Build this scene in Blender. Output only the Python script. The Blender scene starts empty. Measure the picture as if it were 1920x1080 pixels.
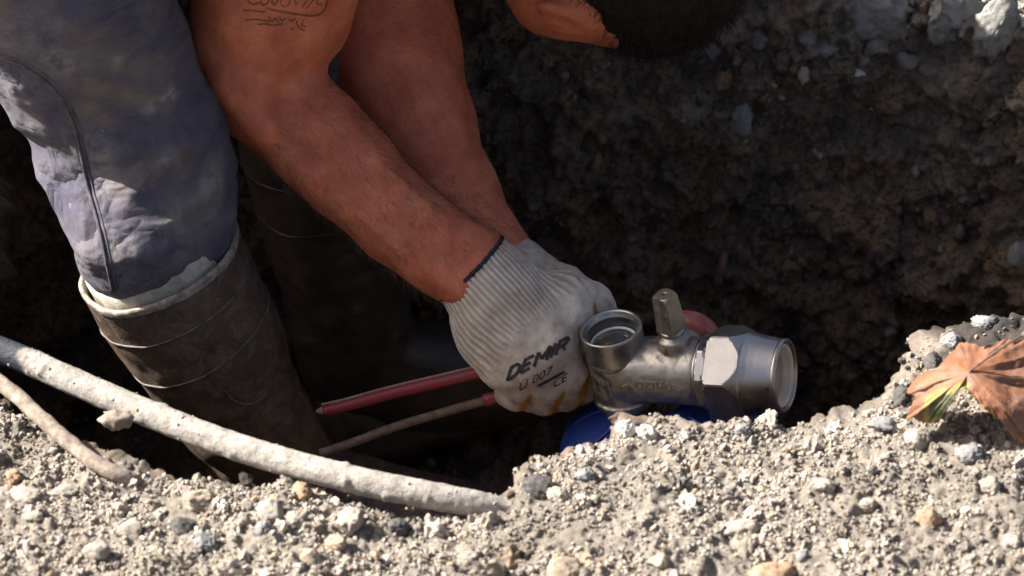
import bpy, bmesh, math, random
import numpy as np
from mathutils import Vector
from mathutils.bvhtree import BVHTree

SC = bpy.context.scene
COL = SC.collection
random.seed(7)
RNG = np.random.default_rng(11)

# ------------------------------------------------------------------ camera
PITCH = math.radians(36.0)
DIST, PPM = 2.6, 2300.0                 # metres to the subject plane, photo pixels per metre there
FWD = np.array([0, math.cos(PITCH), -math.sin(PITCH)])
UPV = np.array([0, math.sin(PITCH), math.cos(PITCH)])
RGT = np.array([1.0, 0, 0])
CAM = -FWD * DIST
cam = bpy.data.cameras.new('camera')
cam_o = bpy.data.objects.new('camera', cam)
COL.objects.link(cam_o)
cam_o.location = CAM
cam_o.rotation_euler = (math.pi / 2 - PITCH, 0, 0)
cam.sensor_width = 36
cam.lens = 36 * DIST / (1920 / PPM)
cam.clip_start, cam.clip_end = 0.05, 400
cam.dof.use_dof = True
cam.dof.focus_distance = DIST - 0.01
cam.dof.aperture_fstop = 7.0
SC.camera = cam_o

# ------------------------------------------------------------------ light
SUN_DIR = np.array([-0.76, 0.20, 0.62]); SUN_DIR /= np.linalg.norm(SUN_DIR)
w = bpy.data.worlds.new('World'); SC.world = w; w.use_nodes = True
wn = w.node_tree.nodes; wl = w.node_tree.links
bg = wn['Background']
sky = wn.new('ShaderNodeTexSky'); sky.sky_type = 'NISHITA'; sky.sun_disc = False
sky.sun_elevation = math.asin(SUN_DIR[2])
sky.sun_rotation = math.atan2(SUN_DIR[0], SUN_DIR[1])
sky.dust_density = 6.0; sky.ozone_density = 0.4; sky.air_density = 0.8
wl.new(sky.outputs['Color'], bg.inputs['Color'])
bg.inputs['Strength'].default_value = 0.051
sl = bpy.data.lights.new('sun', 'SUN'); sl.energy = 5.0; sl.angle = math.radians(0.53); sl.color = (1.0, 0.945, 0.87)
so = bpy.data.objects.new('sun', sl); COL.objects.link(so)
so.rotation_euler = Vector(-SUN_DIR).to_track_quat('-Z', 'Y').to_euler()
so.location = SUN_DIR * 8
SC.view_settings.view_transform = 'Standard'
SC.view_settings.look = 'None'
SC.view_settings.gamma = 1.0
SC.view_settings.exposure = 1.75
SC.cycles.use_denoising = True
SC.cycles.max_bounces = 8

# ------------------------------------------------------------------ geometry helpers
def P(px, py, dw=0.0):
    """point seen at photo pixel (px,py), dw metres beyond the subject plane"""
    d = DIST + dw; k = d / DIST / PPM
    return CAM + FWD * d + RGT * (px - 960) * k + UPV * (540 - py) * k

def ray(px, py):
    v = P(px, py, 0) - CAM
    return v / np.linalg.norm(v)

def PZ(px, py, z):
    r = ray(px, py); t = (z - CAM[2]) / r[2]
    return CAM + r * t

_perm = np.random.default_rng(3).permutation(256).astype(np.int32)
_perm = np.concatenate([_perm, _perm, _perm])
_grad = np.random.default_rng(5).normal(size=(256, 3)).astype(np.float32)
_grad /= np.linalg.norm(_grad, axis=1, keepdims=True)

def gnoise(p):
    p = np.asarray(p, np.float32)
    i = np.floor(p).astype(np.int32); f = p - i; i &= 255
    u = f * f * f * (f * (f * 6 - 15) + 10)
    out = 0
    for dx in (0, 1):
        wx = u[..., 0] if dx else 1 - u[..., 0]
        a = _perm[i[..., 0] + dx]
        for dy in (0, 1):
            wy = u[..., 1] if dy else 1 - u[..., 1]
            b = _perm[a + ((i[..., 1] + dy) & 255)]
            for dz in (0, 1):
                wz = u[..., 2] if dz else 1 - u[..., 2]
                g = _grad[_perm[b + ((i[..., 2] + dz) & 255)]]
                out = out + wx * wy * wz * (g[..., 0] * (f[..., 0] - dx) + g[..., 1] * (f[..., 1] - dy) + g[..., 2] * (f[..., 2] - dz))
    return out * 1.6

def fbm(p, n=4, gain=0.5):
    s, a = 0, 1.0
    for k in range(n):
        s = s + a * gnoise(p * (2.03 ** k) + 17.3 * k); a *= gain
    return s

def sstep(a, b, x):
    t = np.clip((x - a) / (b - a), 0, 1)
    return t * t * (3 - 2 * t)

def mesh_from(name, V, F, smooth=True, attrs=None):
    """V (n,3); F an (m,3)/(m,4) array or a list of them"""
    Fs = F if isinstance(F, list) else [F]
    me = bpy.data.meshes.new(name)
    V = np.asarray(V, np.float32)
    Fs = [np.asarray(f, np.int32) for f in Fs if len(f)]
    nl = sum(f.size for f in Fs); nf = sum(len(f) for f in Fs)
    me.vertices.add(len(V)); me.vertices.foreach_set('co', V.ravel())
    me.loops.add(nl); me.loops.foreach_set('vertex_index', np.concatenate([f.ravel() for f in Fs]))
    me.polygons.add(nf)
    st, o = [], 0
    for f in Fs:
        st.append(o + np.arange(len(f)) * f.shape[1]); o += f.size
    me.polygons.foreach_set('loop_start', np.concatenate(st).astype(np.int32))
    me.polygons.foreach_set('use_smooth', np.full(nf, smooth))
    if attrs:
        for k, a in attrs.items():
            a = np.asarray(a, np.float32)
            if a.ndim == 1:
                at = me.attributes.new(k, 'FLOAT', 'POINT'); at.data.foreach_set('value', a)
            else:
                if a.shape[1] == 3: a = np.concatenate([a, np.ones((len(a), 1), np.float32)], 1)
                at = me.attributes.new(k, 'FLOAT_COLOR', 'POINT'); at.data.foreach_set('color', a.ravel())
    me.update(calc_edges=True); me.validate()
    return me

def root_loc(o):
    while o.parent: o = o.parent
    return np.array(o.location)

def obj(name, V, F, mat, parent=None, smooth=True, attrs=None, origin=None, kind=None, label=None):
    V = np.asarray(V, float)
    if parent is not None: V = V - root_loc(parent)
    elif origin is not None: V = V - np.asarray(origin)
    me = mesh_from(name, V, F, smooth, attrs)
    if mat: me.materials.append(mat)
    o = bpy.data.objects.new(name, me); COL.objects.link(o)
    if parent is not None: o.parent = parent
    elif origin is not None: o.location = origin
    if kind: o['kind'] = kind
    if label: o['label'] = label
    return o

def tag(o, label, cat, group=None):
    o['label'] = label; o['category'] = cat
    if group: o['group'] = group
    return o

def empty(name, loc):
    o = bpy.data.objects.new(name, None); COL.objects.link(o); o.location = loc; o.empty_display_size = 0.02
    return o

def join(parts):
    V, Fd, o = [], {}, 0
    for v, F in parts:
        V.append(np.asarray(v, float))
        for f in (F if isinstance(F, list) else [F]):
            f = np.asarray(f, int)
            if len(f): Fd.setdefault(f.shape[1], []).append(f + o)
        o += len(v)
    return np.concatenate(V), [np.concatenate(f) for f in Fd.values()]

def loft(rings, closed=True, caps=(False, False)):
    """rings: (n, m, 3)"""
    R = np.asarray(rings, float); n, m = R.shape[:2]
    V = R.reshape(-1, 3)
    a = np.arange(n - 1)[:, None] * m; j = np.arange(m if closed else m - 1)[None]
    j2 = (j + 1) % m
    q = np.stack([a + j, a + j2, a + m + j2, a + m + j], -1).reshape(-1, 4)
    tri = []
    if caps[0]:
        V = np.concatenate([V, R[0].mean(0)[None]]); c = len(V) - 1
        tri += [(c, (k + 1) % m, k) for k in range(m)]
    if caps[1]:
        V = np.concatenate([V, R[-1].mean(0)[None]]); c = len(V) - 1; b = (n - 1) * m
        tri += [(c, b + k, b + (k + 1) % m) for k in range(m)]
    return V, ([q, np.array(tri)] if tri else [q])

def unit(v):
    v = np.asarray(v, float); return v / max(np.linalg.norm(v), 1e-12)

def spline(pts, n):
    """Catmull-Rom through pts (k,d), n samples"""
    p = np.asarray(pts, float); k = len(p)
    q = np.concatenate([[2 * p[0] - p[1]], p, [2 * p[-1] - p[-2]]])
    t = np.linspace(0, k - 1 - 1e-6, n); i = t.astype(int); f = (t - i)[:, None]
    a, b, c, d = q[i], q[i + 1], q[i + 2], q[i + 3]
    return 0.5 * (2 * b + (c - a) * f + (2 * a - 5 * b + 4 * c - d) * f ** 2 + (3 * b - a - 3 * c + d) * f ** 3)

def tube(path, rad, m=16, caps=(True, True), flat=1.0, ref=(0, 0, 1)):
    p = np.asarray(path, float); n = len(p)
    rad = np.broadcast_to(np.asarray(rad, float), (n,))
    t = np.gradient(p, axis=0); t /= np.linalg.norm(t, axis=1, keepdims=True)
    u = np.cross(t, np.asarray(ref, float)); u /= np.linalg.norm(u, axis=1, keepdims=True)
    v = np.cross(u, t)
    a = np.linspace(0, 2 * math.pi, m, endpoint=False)
    R = p[:, None] + rad[:, None, None] * (np.cos(a)[None, :, None] * u[:, None] + flat * np.sin(a)[None, :, None] * v[:, None])
    return loft(R, True, caps)

def lathe(profile, o, ax, ref, m=64, rfun=None):
    """profile: [(r,h)...]; around axis ax through o; ref any other direction"""
    ax = unit(ax); u = unit(np.asarray(ref) - np.dot(ref, ax) * ax); v = np.cross(ax, u)
    a = np.linspace(0, 2 * math.pi, m, endpoint=False)
    R = []
    for r, h in profile:
        rr = np.full(m, r) if rfun is None else rfun(a, h, r)
        R.append(np.asarray(o) + ax * h + rr[:, None] * (np.cos(a)[:, None] * u + np.sin(a)[:, None] * v))
    return loft(R, True)

# ---- signed distance modelling with naive surface nets
def seg(p, a, b, r1, r2):
    a = np.asarray(a, np.float32); b = np.asarray(b, np.float32); ab = b - a
    pa = p - a
    t = np.clip((pa @ ab) / float(ab @ ab), 0, 1)
    return np.sqrt(((pa - t[..., None] * ab) ** 2).sum(-1)) - (r1 + (r2 - r1) * t)

def ell(p, c, axes, rad):
    """axes 3x3 rows, rad 3"""
    q = (p - np.asarray(c, np.float32)) @ np.asarray(axes, np.float32).T / np.asarray(rad, np.float32)
    k = np.sqrt((q ** 2).sum(-1)) + 1e-9
    return (k - 1) * min(rad)

def smin(a, b, k):
    h = np.clip(0.5 + 0.5 * (b - a) / k, 0, 1)
    return b + (a - b) * h - k * h * (1 - h)

def smax(a, b, k): return -smin(-a, -b, k)

def chain(p, pts, k=0.01):
    d = None
    for (a, r1), (b, r2) in zip(pts[:-1], pts[1:]):
        s = seg(p, a, b, r1, r2); d = s if d is None else smin(d, s, k)
    return d

def sdf_mesh(f, lo, hi, h, B=24):
    lo = np.asarray(lo, float); n = np.ceil((np.asarray(hi) - lo) / h).astype(int) + 1
    D = np.ones(n, np.float32)
    nb = np.ceil(n / B).astype(int)
    g = np.stack(np.meshgrid(*[np.arange(k) for k in nb], indexing='ij'), -1).reshape(-1, 3)
    cen = (lo + (g * B + B / 2) * h).astype(np.float32)
    dc = f(cen)
    act = g[np.abs(dc) < B * h * 0.95 + 0.012]
    for b in act:
        s = b * B; e = np.minimum(s + B, n)
        ax = [np.arange(s[i], e[i]) * h + lo[i] for i in range(3)]
        p = np.stack(np.meshgrid(*ax, indexing='ij'), -1).astype(np.float32)
        D[s[0]:e[0], s[1]:e[1], s[2]:e[2]] = f(p)
    for b in g[dc <= -(B * h * 0.95 + 0.012)]:
        s = b * B; e = np.minimum(s + B, n); D[s[0]:e[0], s[1]:e[1], s[2]:e[2]] = -1
    S = D < 0
    c = [S[i:n[0] - 1 + i, j:n[1] - 1 + j, k:n[2] - 1 + k] for i in (0, 1) for j in (0, 1) for k in (0, 1)]
    anyv = c[0].copy(); allv = c[0].copy()
    for q in c[1:]: anyv |= q; allv &= q
    A = anyv & ~allv
    idx = np.full(A.shape, -1, np.int64); cells = np.argwhere(A); idx[A] = np.arange(len(cells))
    acc = np.zeros((len(cells), 3)); cnt = np.zeros(len(cells))
    cor = np.array([(i, j, k) for i in (0, 1) for j in (0, 1) for k in (0, 1)])
    val = [D[cells[:, 0] + o[0], cells[:, 1] + o[1], cells[:, 2] + o[2]].astype(float) for o in cor]
    for a in range(8):
        for b in range(a + 1, 8):
            if np.abs(cor[a] - cor[b]).sum() != 1: continue
            x = (val[a] < 0) != (val[b] < 0)
            t = np.where(x, val[a] / np.where(x, val[a] - val[b], 1), 0)
            acc += np.where(x[:, None], cor[a] + t[:, None] * (cor[b] - cor[a]), 0); cnt += x
    V = lo + (cells + acc / cnt[:, None]) * h
    Q = []
    for ax in range(3):
        sl0 = [slice(None)] * 3; sl1 = [slice(None)] * 3
        sl0[ax] = slice(0, -1); sl1[ax] = slice(1, None)
        X = S[tuple(sl0)] != S[tuple(sl1)]
        e = np.argwhere(X)
        o1, o2 = [(1, 2), (2, 0), (0, 1)][ax]
        e = e[(e[:, o1] > 0) & (e[:, o2] > 0) & (e[:, o1] < n[o1] - 1) & (e[:, o2] < n[o2] - 1)]
        inside = S[e[:, 0], e[:, 1], e[:, 2]]
        def at(d1, d2):
            c_ = e.copy(); c_[:, o1] -= d1; c_[:, o2] -= d2
            return idx[c_[:, 0], c_[:, 1], c_[:, 2]]
        q = np.stack([at(1, 1), at(0, 1), at(0, 0), at(1, 0)], 1)
        q[~inside] = q[~inside][:, ::-1]
        Q.append(q[(q >= 0).all(1)])
    return V, np.concatenate(Q)

def relax(V, F, it=2, lam=0.5):
    e = np.concatenate([F[:, [0, 1]], F[:, [1, 2]], F[:, [2, 3]], F[:, [3, 0]]])
    deg = np.bincount(e.ravel(), minlength=len(V)).astype(float)
    for _ in range(it):
        s = np.zeros_like(V)
        for k in range(3):
            s[:, k] = np.bincount(e[:, 0], V[e[:, 1], k], len(V)) + np.bincount(e[:, 1], V[e[:, 0], k], len(V))
        V = V + lam * (s / deg[:, None] - V)
    return V

def bvh_of(V, F):
    fs = []
    for f in (F if isinstance(F, list) else [F]): fs += np.asarray(f).tolist()
    return BVHTree.FromPolygons([tuple(v) for v in np.asarray(V, float)], fs)

def hit(bvh, px, py):
    """where the sight line through a pixel meets a surface: point, normal"""
    loc, nor, i, d = bvh.ray_cast(Vector(CAM), Vector(ray(px, py)))
    if loc is None: return None, None
    n = np.array(nor)
    if n @ ray(px, py) > 0: n = -n
    return np.array(loc), n

def ico(sub):
    bm = bmesh.new(); bmesh.ops.create_icosphere(bm, subdivisions=sub, radius=1)
    V = np.array([v.co[:] for v in bm.verts]); F = np.array([[v.index for v in f.verts] for f in bm.faces]); bm.free()
    return V, F

ICO = {s: ico(s) for s in (1, 2, 3, 4)}

def rock_shape(sub, seed, amp=0.35, angular=0.5, fine=0.0):
    V, F = ICO[sub]; V = V.copy(); rg = np.random.default_rng(seed)
    V = V * (1 + amp * fbm(V * 1.1 + seed * 7.7, 3)[:, None])
    if angular:                                         # knock flats off it
        for _ in range(9):
            d = unit(rg.normal(size=3)); c = rg.uniform(0.55, 0.9)
            s = V @ d; over = np.maximum(s - c, 0); V = V - angular * 1.0 * over[:, None] * d
    if fine: V = V * (1 + fine * fbm(V * 6 + seed, 3)[:, None])
    return V, F

def rotmats(n, rg):
    q = rg.normal(size=(n, 4)); q /= np.linalg.norm(q, axis=1, keepdims=True)
    w_, x, y, z = q.T
    return np.stack([1 - 2 * (y * y + z * z), 2 * (x * y - z * w_), 2 * (x * z + y * w_),
                     2 * (x * y + z * w_), 1 - 2 * (x * x + z * z), 2 * (y * z - x * w_),
                     2 * (x * z - y * w_), 2 * (y * z + x * w_), 1 - 2 * (x * x + y * y)], -1).reshape(n, 3, 3)

def scatter(pos, size, colr, sub, seed, nvar=10, squash=(0.55, 1.0), ang=0.6, fine=0.0):
    """many small stones as one mesh: returns V, F, colour"""
    rg = np.random.default_rng(seed); n = len(pos)
    vars_ = np.stack([rock_shape(sub, seed * 31 + k, 0.45, ang, fine)[0] for k in range(nvar)])
    F0 = ICO[sub][1]; m = vars_.shape[1]
    v = vars_[rg.integers(0, nvar, n)] * rg.uniform(squash[0], squash[1], (n, 1, 3))
    v = np.einsum('nij,nmj->nmi', rotmats(n, rg), v) * size[:, None, None] + pos[:, None]
    F = F0[None] + (np.arange(n) * m)[:, None, None]
    return v.reshape(-1, 3), F.reshape(-1, 3), np.repeat(colr, m, 0)

# ------------------------------------------------------------------ material helper
class M:
    def __init__(s, name, rough=0.6, spec=0.5, metal=0.0):
        s.m = bpy.data.materials.new(name); s.m.use_nodes = True
        s.t = s.m.node_tree; s.n = s.t.nodes; s.l = s.t.links
        s.b = s.n['Principled BSDF']
        s.set('Roughness', rough); s.set('Specular IOR Level', spec); s.set('Metallic', metal)
        s.co = s.n.new('ShaderNodeTexCoord').outputs['Object']
    def link(s, v, inp):
        if isinstance(v, bpy.types.NodeSocket): s.l.new(v, inp); return
        n = len(inp.default_value) if hasattr(inp.default_value, '__len__') else 0
        if n: v = (tuple(v) if isinstance(v, (tuple, list)) else (v,) * 3) + (1.0,); inp.default_value = v[:n]
        else: inp.default_value = v
    def set(s, k, v): s.link(v, s.b.inputs[k]); return s
    def map(s, scale=(1, 1, 1), rot=(0, 0, 0), loc=(0, 0, 0)):
        n = s.n.new('ShaderNodeMapping'); s.l.new(s.co, n.inputs['Vector'])
        n.inputs['Scale'].default_value = scale; n.inputs['Rotation'].default_value = rot; n.inputs['Location'].default_value = loc
        return n.outputs['Vector']
    def noise(s, scale, detail=4, rough=0.55, vec=None, dist=0.0):
        n = s.n.new('ShaderNodeTexNoise'); s.l.new(vec or s.co, n.inputs['Vector'])
        for k, v in (('Scale', scale), ('Detail', detail), ('Roughness', rough), ('Distortion', dist)): n.inputs[k].default_value = v
        return n.outputs['Fac']
    def voro(s, scale, feature='F1', vec=None, out='Distance'):
        n = s.n.new('ShaderNodeTexVoronoi'); n.feature = feature; s.l.new(vec or s.co, n.inputs['Vector']); n.inputs['Scale'].default_value = scale
        return n.outputs[out]
    def ramp(s, fac, stops):
        n = s.n.new('ShaderNodeValToRGB'); s.l.new(fac, n.inputs['Fac']); e = n.color_ramp.elements
        while len(e) < len(stops): e.new(0.5)
        for el, (p, c) in zip(e, stops):
            el.position = p; el.color = tuple(c) + (1,) if hasattr(c, '__len__') else (c, c, c, 1)
        return n.outputs['Color']
    def mix(s, fac, a, b, mode='MIX'):
        n = s.n.new('ShaderNodeMix'); n.data_type = 'RGBA'; n.blend_type = mode
        s.link(fac, n.inputs[0]); s.link(a, n.inputs[6]); s.link(b, n.inputs[7]); return n.outputs[2]
    def math(s, op, a, b=0.0):
        n = s.n.new('ShaderNodeMath'); n.operation = op; s.link(a, n.inputs[0]); s.link(b, n.inputs[1]); return n.outputs[0]
    def attr(s, name, out='Color'):
        n = s.n.new('ShaderNodeAttribute'); n.attribute_name = name; return n.outputs[out]
    def bump(s, h, strength=0.5, dist=0.002, prev=None):
        n = s.n.new('ShaderNodeBump'); s.link(h, n.inputs['Height']); n.inputs['Strength'].default_value = strength; n.inputs['Distance'].default_value = dist
        if prev is not None: s.l.new(prev, n.inputs['Normal'])
        s.l.new(n.outputs['Normal'], s.b.inputs['Normal']); return n.outputs['Normal']

# ------------------------------------------------------------------ materials
def make_materials():
    T = {}
    m = M('earth', 0.95, 0.15)
    dry = m.attr('dry', 'Fac')  # soil dryness, also lowered by the painted shade behind the leaf
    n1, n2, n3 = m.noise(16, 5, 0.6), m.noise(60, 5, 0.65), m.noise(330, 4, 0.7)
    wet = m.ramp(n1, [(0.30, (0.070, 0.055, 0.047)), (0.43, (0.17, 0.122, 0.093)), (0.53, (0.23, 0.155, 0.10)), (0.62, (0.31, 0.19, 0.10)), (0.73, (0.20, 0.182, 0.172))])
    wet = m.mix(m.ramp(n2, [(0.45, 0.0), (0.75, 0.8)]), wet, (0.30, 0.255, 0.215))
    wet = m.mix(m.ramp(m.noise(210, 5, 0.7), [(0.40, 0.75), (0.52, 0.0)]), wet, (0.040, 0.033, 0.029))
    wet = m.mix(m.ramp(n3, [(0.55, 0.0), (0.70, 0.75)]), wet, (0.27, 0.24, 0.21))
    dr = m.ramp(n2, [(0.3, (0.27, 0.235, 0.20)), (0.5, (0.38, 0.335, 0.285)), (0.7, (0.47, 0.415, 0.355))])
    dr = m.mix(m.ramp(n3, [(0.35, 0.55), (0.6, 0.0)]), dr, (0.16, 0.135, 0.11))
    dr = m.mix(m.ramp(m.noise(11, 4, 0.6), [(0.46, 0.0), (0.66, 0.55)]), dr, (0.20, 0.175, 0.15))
    m.set('Base Color', m.mix(m.attr('painted_shade', 'Fac'), m.mix(dry, wet, dr), m.mix(n2, (0.035, 0.031, 0.03), (0.10, 0.092, 0.088))))  # dark mix paints the shade on the soil behind the leaf
    m.bump(m.math('ADD', m.noise(420, 6, 0.7), m.noise(1500, 3, 0.6)), 0.9, 0.003)
    T['earth'] = m.m

    m = M('gravel', 0.93, 0.2)
    c = m.attr('col')
    c = m.mix(m.ramp(m.noise(700, 4, 0.65), [(0.3, 0.55), (0.62, 0.0)]), c, m.mix(0.55, c, (0.12, 0.10, 0.085)))
    c = m.mix(m.ramp(m.noise(240, 3, 0.6), [(0.5, 0.0), (0.72, 0.5)]), c, (0.45, 0.39, 0.33))
    m.set('Base Color', c); m.bump(m.noise(1300, 5, 0.7), 0.8, 0.0012)
    T['gravel'] = m.m

    m = M('clods', 0.96, 0.12)
    c = m.attr('col')
    c = m.mix(m.ramp(m.noise(500, 4, 0.65), [(0.35, 0.7), (0.65, 0.0)]), c, m.mix(0.6, c, (0.01, 0.009, 0.008)))
    m.set('Base Color', c); m.bump(m.noise(900, 5, 0.7), 0.9, 0.0015)
    T['clods'] = m.m

    def stone(name, a, b, sc=180, rough=0.85):
        m = M(name, rough, 0.3)
        n = m.noise(sc, 6, 0.65)
        c = m.ramp(n, [(0.3, a), (0.7, b)])
        c = m.mix(m.ramp(m.noise(sc * 5, 3, 0.6), [(0.55, 0.0), (0.75, 0.6)]), c, tuple(x * 0.5 for x in a))
        m.set('Base Color', c); m.bump(m.math('ADD', m.noise(sc * 2.2, 6, 0.7), m.noise(sc * 8, 4, 0.7)), 0.7, 0.0015)
        T[name] = m.m
    stone('white_stone', (0.44, 0.41, 0.375), (0.66, 0.63, 0.58))
    stone('grey_stone', (0.16, 0.16, 0.163), (0.32, 0.315, 0.31))
    stone('dark_stone', (0.045, 0.043, 0.042), (0.14, 0.13, 0.125))
    stone('tan_stone', (0.31, 0.245, 0.18), (0.47, 0.385, 0.295))
    stone('orange_stone', (0.32, 0.20, 0.13), (0.45, 0.31, 0.21))
    stone('beige_stone', (0.27, 0.235, 0.195), (0.43, 0.38, 0.325))
    stone('concrete', (0.15, 0.148, 0.14), (0.31, 0.305, 0.29), 90)

    m = M('skin', 0.42, 0.45)
    base = m.ramp(m.noise(38, 5, 0.6), [(0.30, (0.43, 0.105, 0.050)), (0.5, (0.57, 0.162, 0.080)), (0.70, (0.70, 0.235, 0.120))])
    base = m.mix(m.ramp(m.noise(170, 4, 0.6, dist=0.6), [(0.45, 0.0), (0.72, 0.40)]), base, (0.46, 0.115, 0.064))
    base = m.mix(m.ramp(m.noise(1100, 3, 0.6), [(0.6, 0.0), (0.75, 0.35)]), base, (0.16, 0.06, 0.04))
    base = m.mix(m.ramp(m.noise(20, 6, 0.68, m.map((1, 1, 1), (0, 0, 0), (2, 5, 1))), [(0.56, 0.0), (0.78, 0.35)]), base, (0.34, 0.13, 0.08))
    base = m.mix(m.ramp(m.noise(50, 7, 0.72, m.map((1, 1, 1), (0, 0, 0), (7, 3, 4))), [(0.56, 0.0), (0.74, 0.42)]), base, (0.40, 0.25, 0.17))
    base = m.mix(m.ramp(m.noise(520, 3, 0.6, m.map((1, 1, 1), (0, 0, 0), (1, 8, 2))), [(0.66, 0.0), (0.72, 0.6)]), base, (0.13, 0.065, 0.045))
    m.set('Base Color', base)
    m.set('Subsurface Weight', 0.12); m.set('Subsurface Radius', (1.0, 0.35, 0.2)); m.set('Subsurface Scale', 0.004)
    m.set('Roughness', m.ramp(m.noise(300, 4, 0.6), [(0.3, 0.34), (0.7, 0.58)]))
    m.bump(m.math('ADD', m.noise(900, 4, 0.65), m.math('MULTIPLY', m.noise(120, 4, 0.6, dist=0.8), 2.2)), 0.75, 0.0016)
    T['skin'] = m.m

    m = M('tattoo_ink', 0.55, 0.3); m.set('Base Color', (0.085, 0.055, 0.036)); m.set('Alpha', m.ramp(m.noise(500, 4, 0.7), [(0.3, 0.25), (0.68, 0.75)])); T['ink'] = m.m
    m = M('body_hair', 0.4, 0.5); m.set('Base Color', (0.055, 0.026, 0.016)); T['body_hair'] = m.m
    m = M('head_hair', 0.65, 0.15); m.set('Base Color', m.ramp(m.noise(200, 3), [(0.3, (0.006, 0.005, 0.0045)), (0.7, (0.018, 0.013, 0.010))])); T['hair'] = m.m
    m = M('lips', 0.45); m.set('Base Color', (0.33, 0.10, 0.075)); T['lips'] = m.m
    m = M('eye', 0.1); m.set('Base Color', (0.6, 0.57, 0.53)); T['eye'] = m.m
    m = M('shirt_cloth', 0.9, 0.2); m.set('Base Color', m.ramp(m.noise(25, 4), [(0.3, (0.02, 0.022, 0.03)), (0.7, (0.045, 0.045, 0.055))])); m.bump(m.noise(1800, 2), 0.3, 0.001); T['shirt'] = m.m

    m = M('work_trousers', 0.88, 0.25)
    c = m.ramp(m.noise(14, 4, 0.6), [(0.3, (0.055, 0.053, 0.092)), (0.5, (0.076, 0.071, 0.104)), (0.72, (0.110, 0.100, 0.118))])
    dust = m.ramp(m.noise(24, 7, 0.66, m.map((1, 1, 1), (0.3, 0.9, 0.4)), 0.15), [(0.46, 0.0), (0.70, 0.6)])
    c = m.mix(dust, c, (0.19, 0.17, 0.155))
    c = m.mix(m.ramp(m.noise(13, 6, 0.68, m.map((1.6, 1, 0.8), (0, 0.5, 0), (3, 1, 2)), 0.2), [(0.55, 0.0), (0.74, 0.5)]), c, (0.20, 0.16, 0.115))
    c = m.mix(m.ramp(m.noise(44, 5, 0.6, m.map((1.0, 1, 1), (0, 0, 0), (0.4, 0.2, 0.9)), 0.4), [(0.70, 0.0), (0.76, 0.7)]), c, (0.40, 0.38, 0.36))
    c = m.mix(m.math('MULTIPLY', m.attr('smudge', 'Fac'), m.ramp(m.noise(55, 6, 0.7), [(0.3, 0.15), (0.65, 1.0)])), c, (0.235, 0.18, 0.125))
    c = m.mix(m.math('MULTIPLY', m.attr('scuff', 'Fac'), m.ramp(m.noise(90, 6, 0.7), [(0.38, 0.0), (0.6, 1.0)])), c, (0.33, 0.31, 0.30))
    c = m.mix(m.ramp(m.noise(1500, 2), [(0.4, 0.25), (0.6, 0.0)]), c, (0.03, 0.03, 0.045))
    m.set('Base Color', c); m.set('Sheen Weight', 0.08)
    b00 = m.bump(m.math('ABSOLUTE', m.math('SUBTRACT', m.noise(15, 3, 0.5, m.map((1, 1, 1.8), (0.2, 0.5, 0.1)), 0.4), 0.5)), 0.55, 0.05)
    b0 = m.bump(m.noise(60, 5, 0.6, dist=0.3), 0.4, 0.006, b00)
    m.bump(m.noise(2200, 3, 0.7), 0.45, 0.0007, b0)
    T['trousers'] = m.m

    m = M('seam_thread', 0.9, 0.2); m.set('Base Color', m.ramp(m.noise(120, 3), [(0.35, (0.055, 0.053, 0.07)), (0.7, (0.13, 0.12, 0.125))])); m.bump(m.noise(1500, 2), 0.5, 0.0006); T['seam'] = m.m

    m = M('boot_rubber', 0.55, 0.4)
    c = m.ramp(m.noise(30, 5, 0.65), [(0.3, (0.050, 0.032, 0.023)), (0.55, (0.105, 0.067, 0.047)), (0.78, (0.17, 0.115, 0.080))])
    c = m.mix(m.ramp(m.noise(70, 7, 0.7, dist=0.8), [(0.46, 0.0), (0.68, 0.75)]), c, (0.21, 0.165, 0.13))
    c = m.mix(m.ramp(m.noise(420, 3, 0.6), [(0.69, 0.0), (0.74, 0.7)]), c, (0.28, 0.24, 0.20))
    scr = m.noise(40, 5, 0.7, m.map((9, 9, 1.2), (0.3, -0.2, 0)))
    c = m.mix(m.ramp(scr, [(0.63, 0.0), (0.68, 0.5)]), c, (0.2, 0.17, 0.15))
    m.set('Base Color', c); m.set('Roughness', m.ramp(m.noise(90, 4), [(0.35, 0.45), (0.65, 0.8)]))
    m.bump(m.math('ADD', m.noise(110, 6, 0.68), m.noise(900, 3, 0.6)), 0.7, 0.0025)
    T['boot'] = m.m
    m = M('shaded_rubber', 0.4, 0.4); m.set('Base Color', m.ramp(m.noise(60, 6, 0.7), [(0.35, (0.030, 0.022, 0.018)), (0.7, (0.075, 0.056, 0.044))])); m.bump(m.noise(200, 5, 0.65), 0.3, 0.0012); T['shaded_rubber'] = m.m  # darker copy of the boot rubber; the far boot's shade is in its colour
    m = M('boot_ridge', 0.6, 0.35); m.set('Base Color', m.ramp(m.noise(150, 5, 0.7), [(0.35, (0.06, 0.046, 0.037)), (0.65, (0.16, 0.135, 0.115))])); T['ridge'] = m.m
    m = M('boot_rim', 0.6, 0.3); m.set('Base Color', m.ramp(m.noise(120, 4, 0.7), [(0.35, (0.13, 0.105, 0.085)), (0.65, (0.36, 0.32, 0.27))])); T['rim'] = m.m
    m = M('felt_lining', 0.95, 0.1)
    c = m.ramp(m.noise(60, 5, 0.65), [(0.3, (0.30, 0.27, 0.21)), (0.55, (0.47, 0.44, 0.36)), (0.75, (0.55, 0.52, 0.45))])
    m.set('Base Color', m.mix(m.ramp(m.noise(170, 4), [(0.52, 0.0), (0.75, 0.6)]), c, (0.2, 0.16, 0.12))); m.bump(m.noise(500, 5, 0.7), 0.6, 0.0015); T['lining'] = m.m

    m = M('glove_knit', 0.95, 0.15)
    coat = m.attr('coat', 'Fac')
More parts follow.
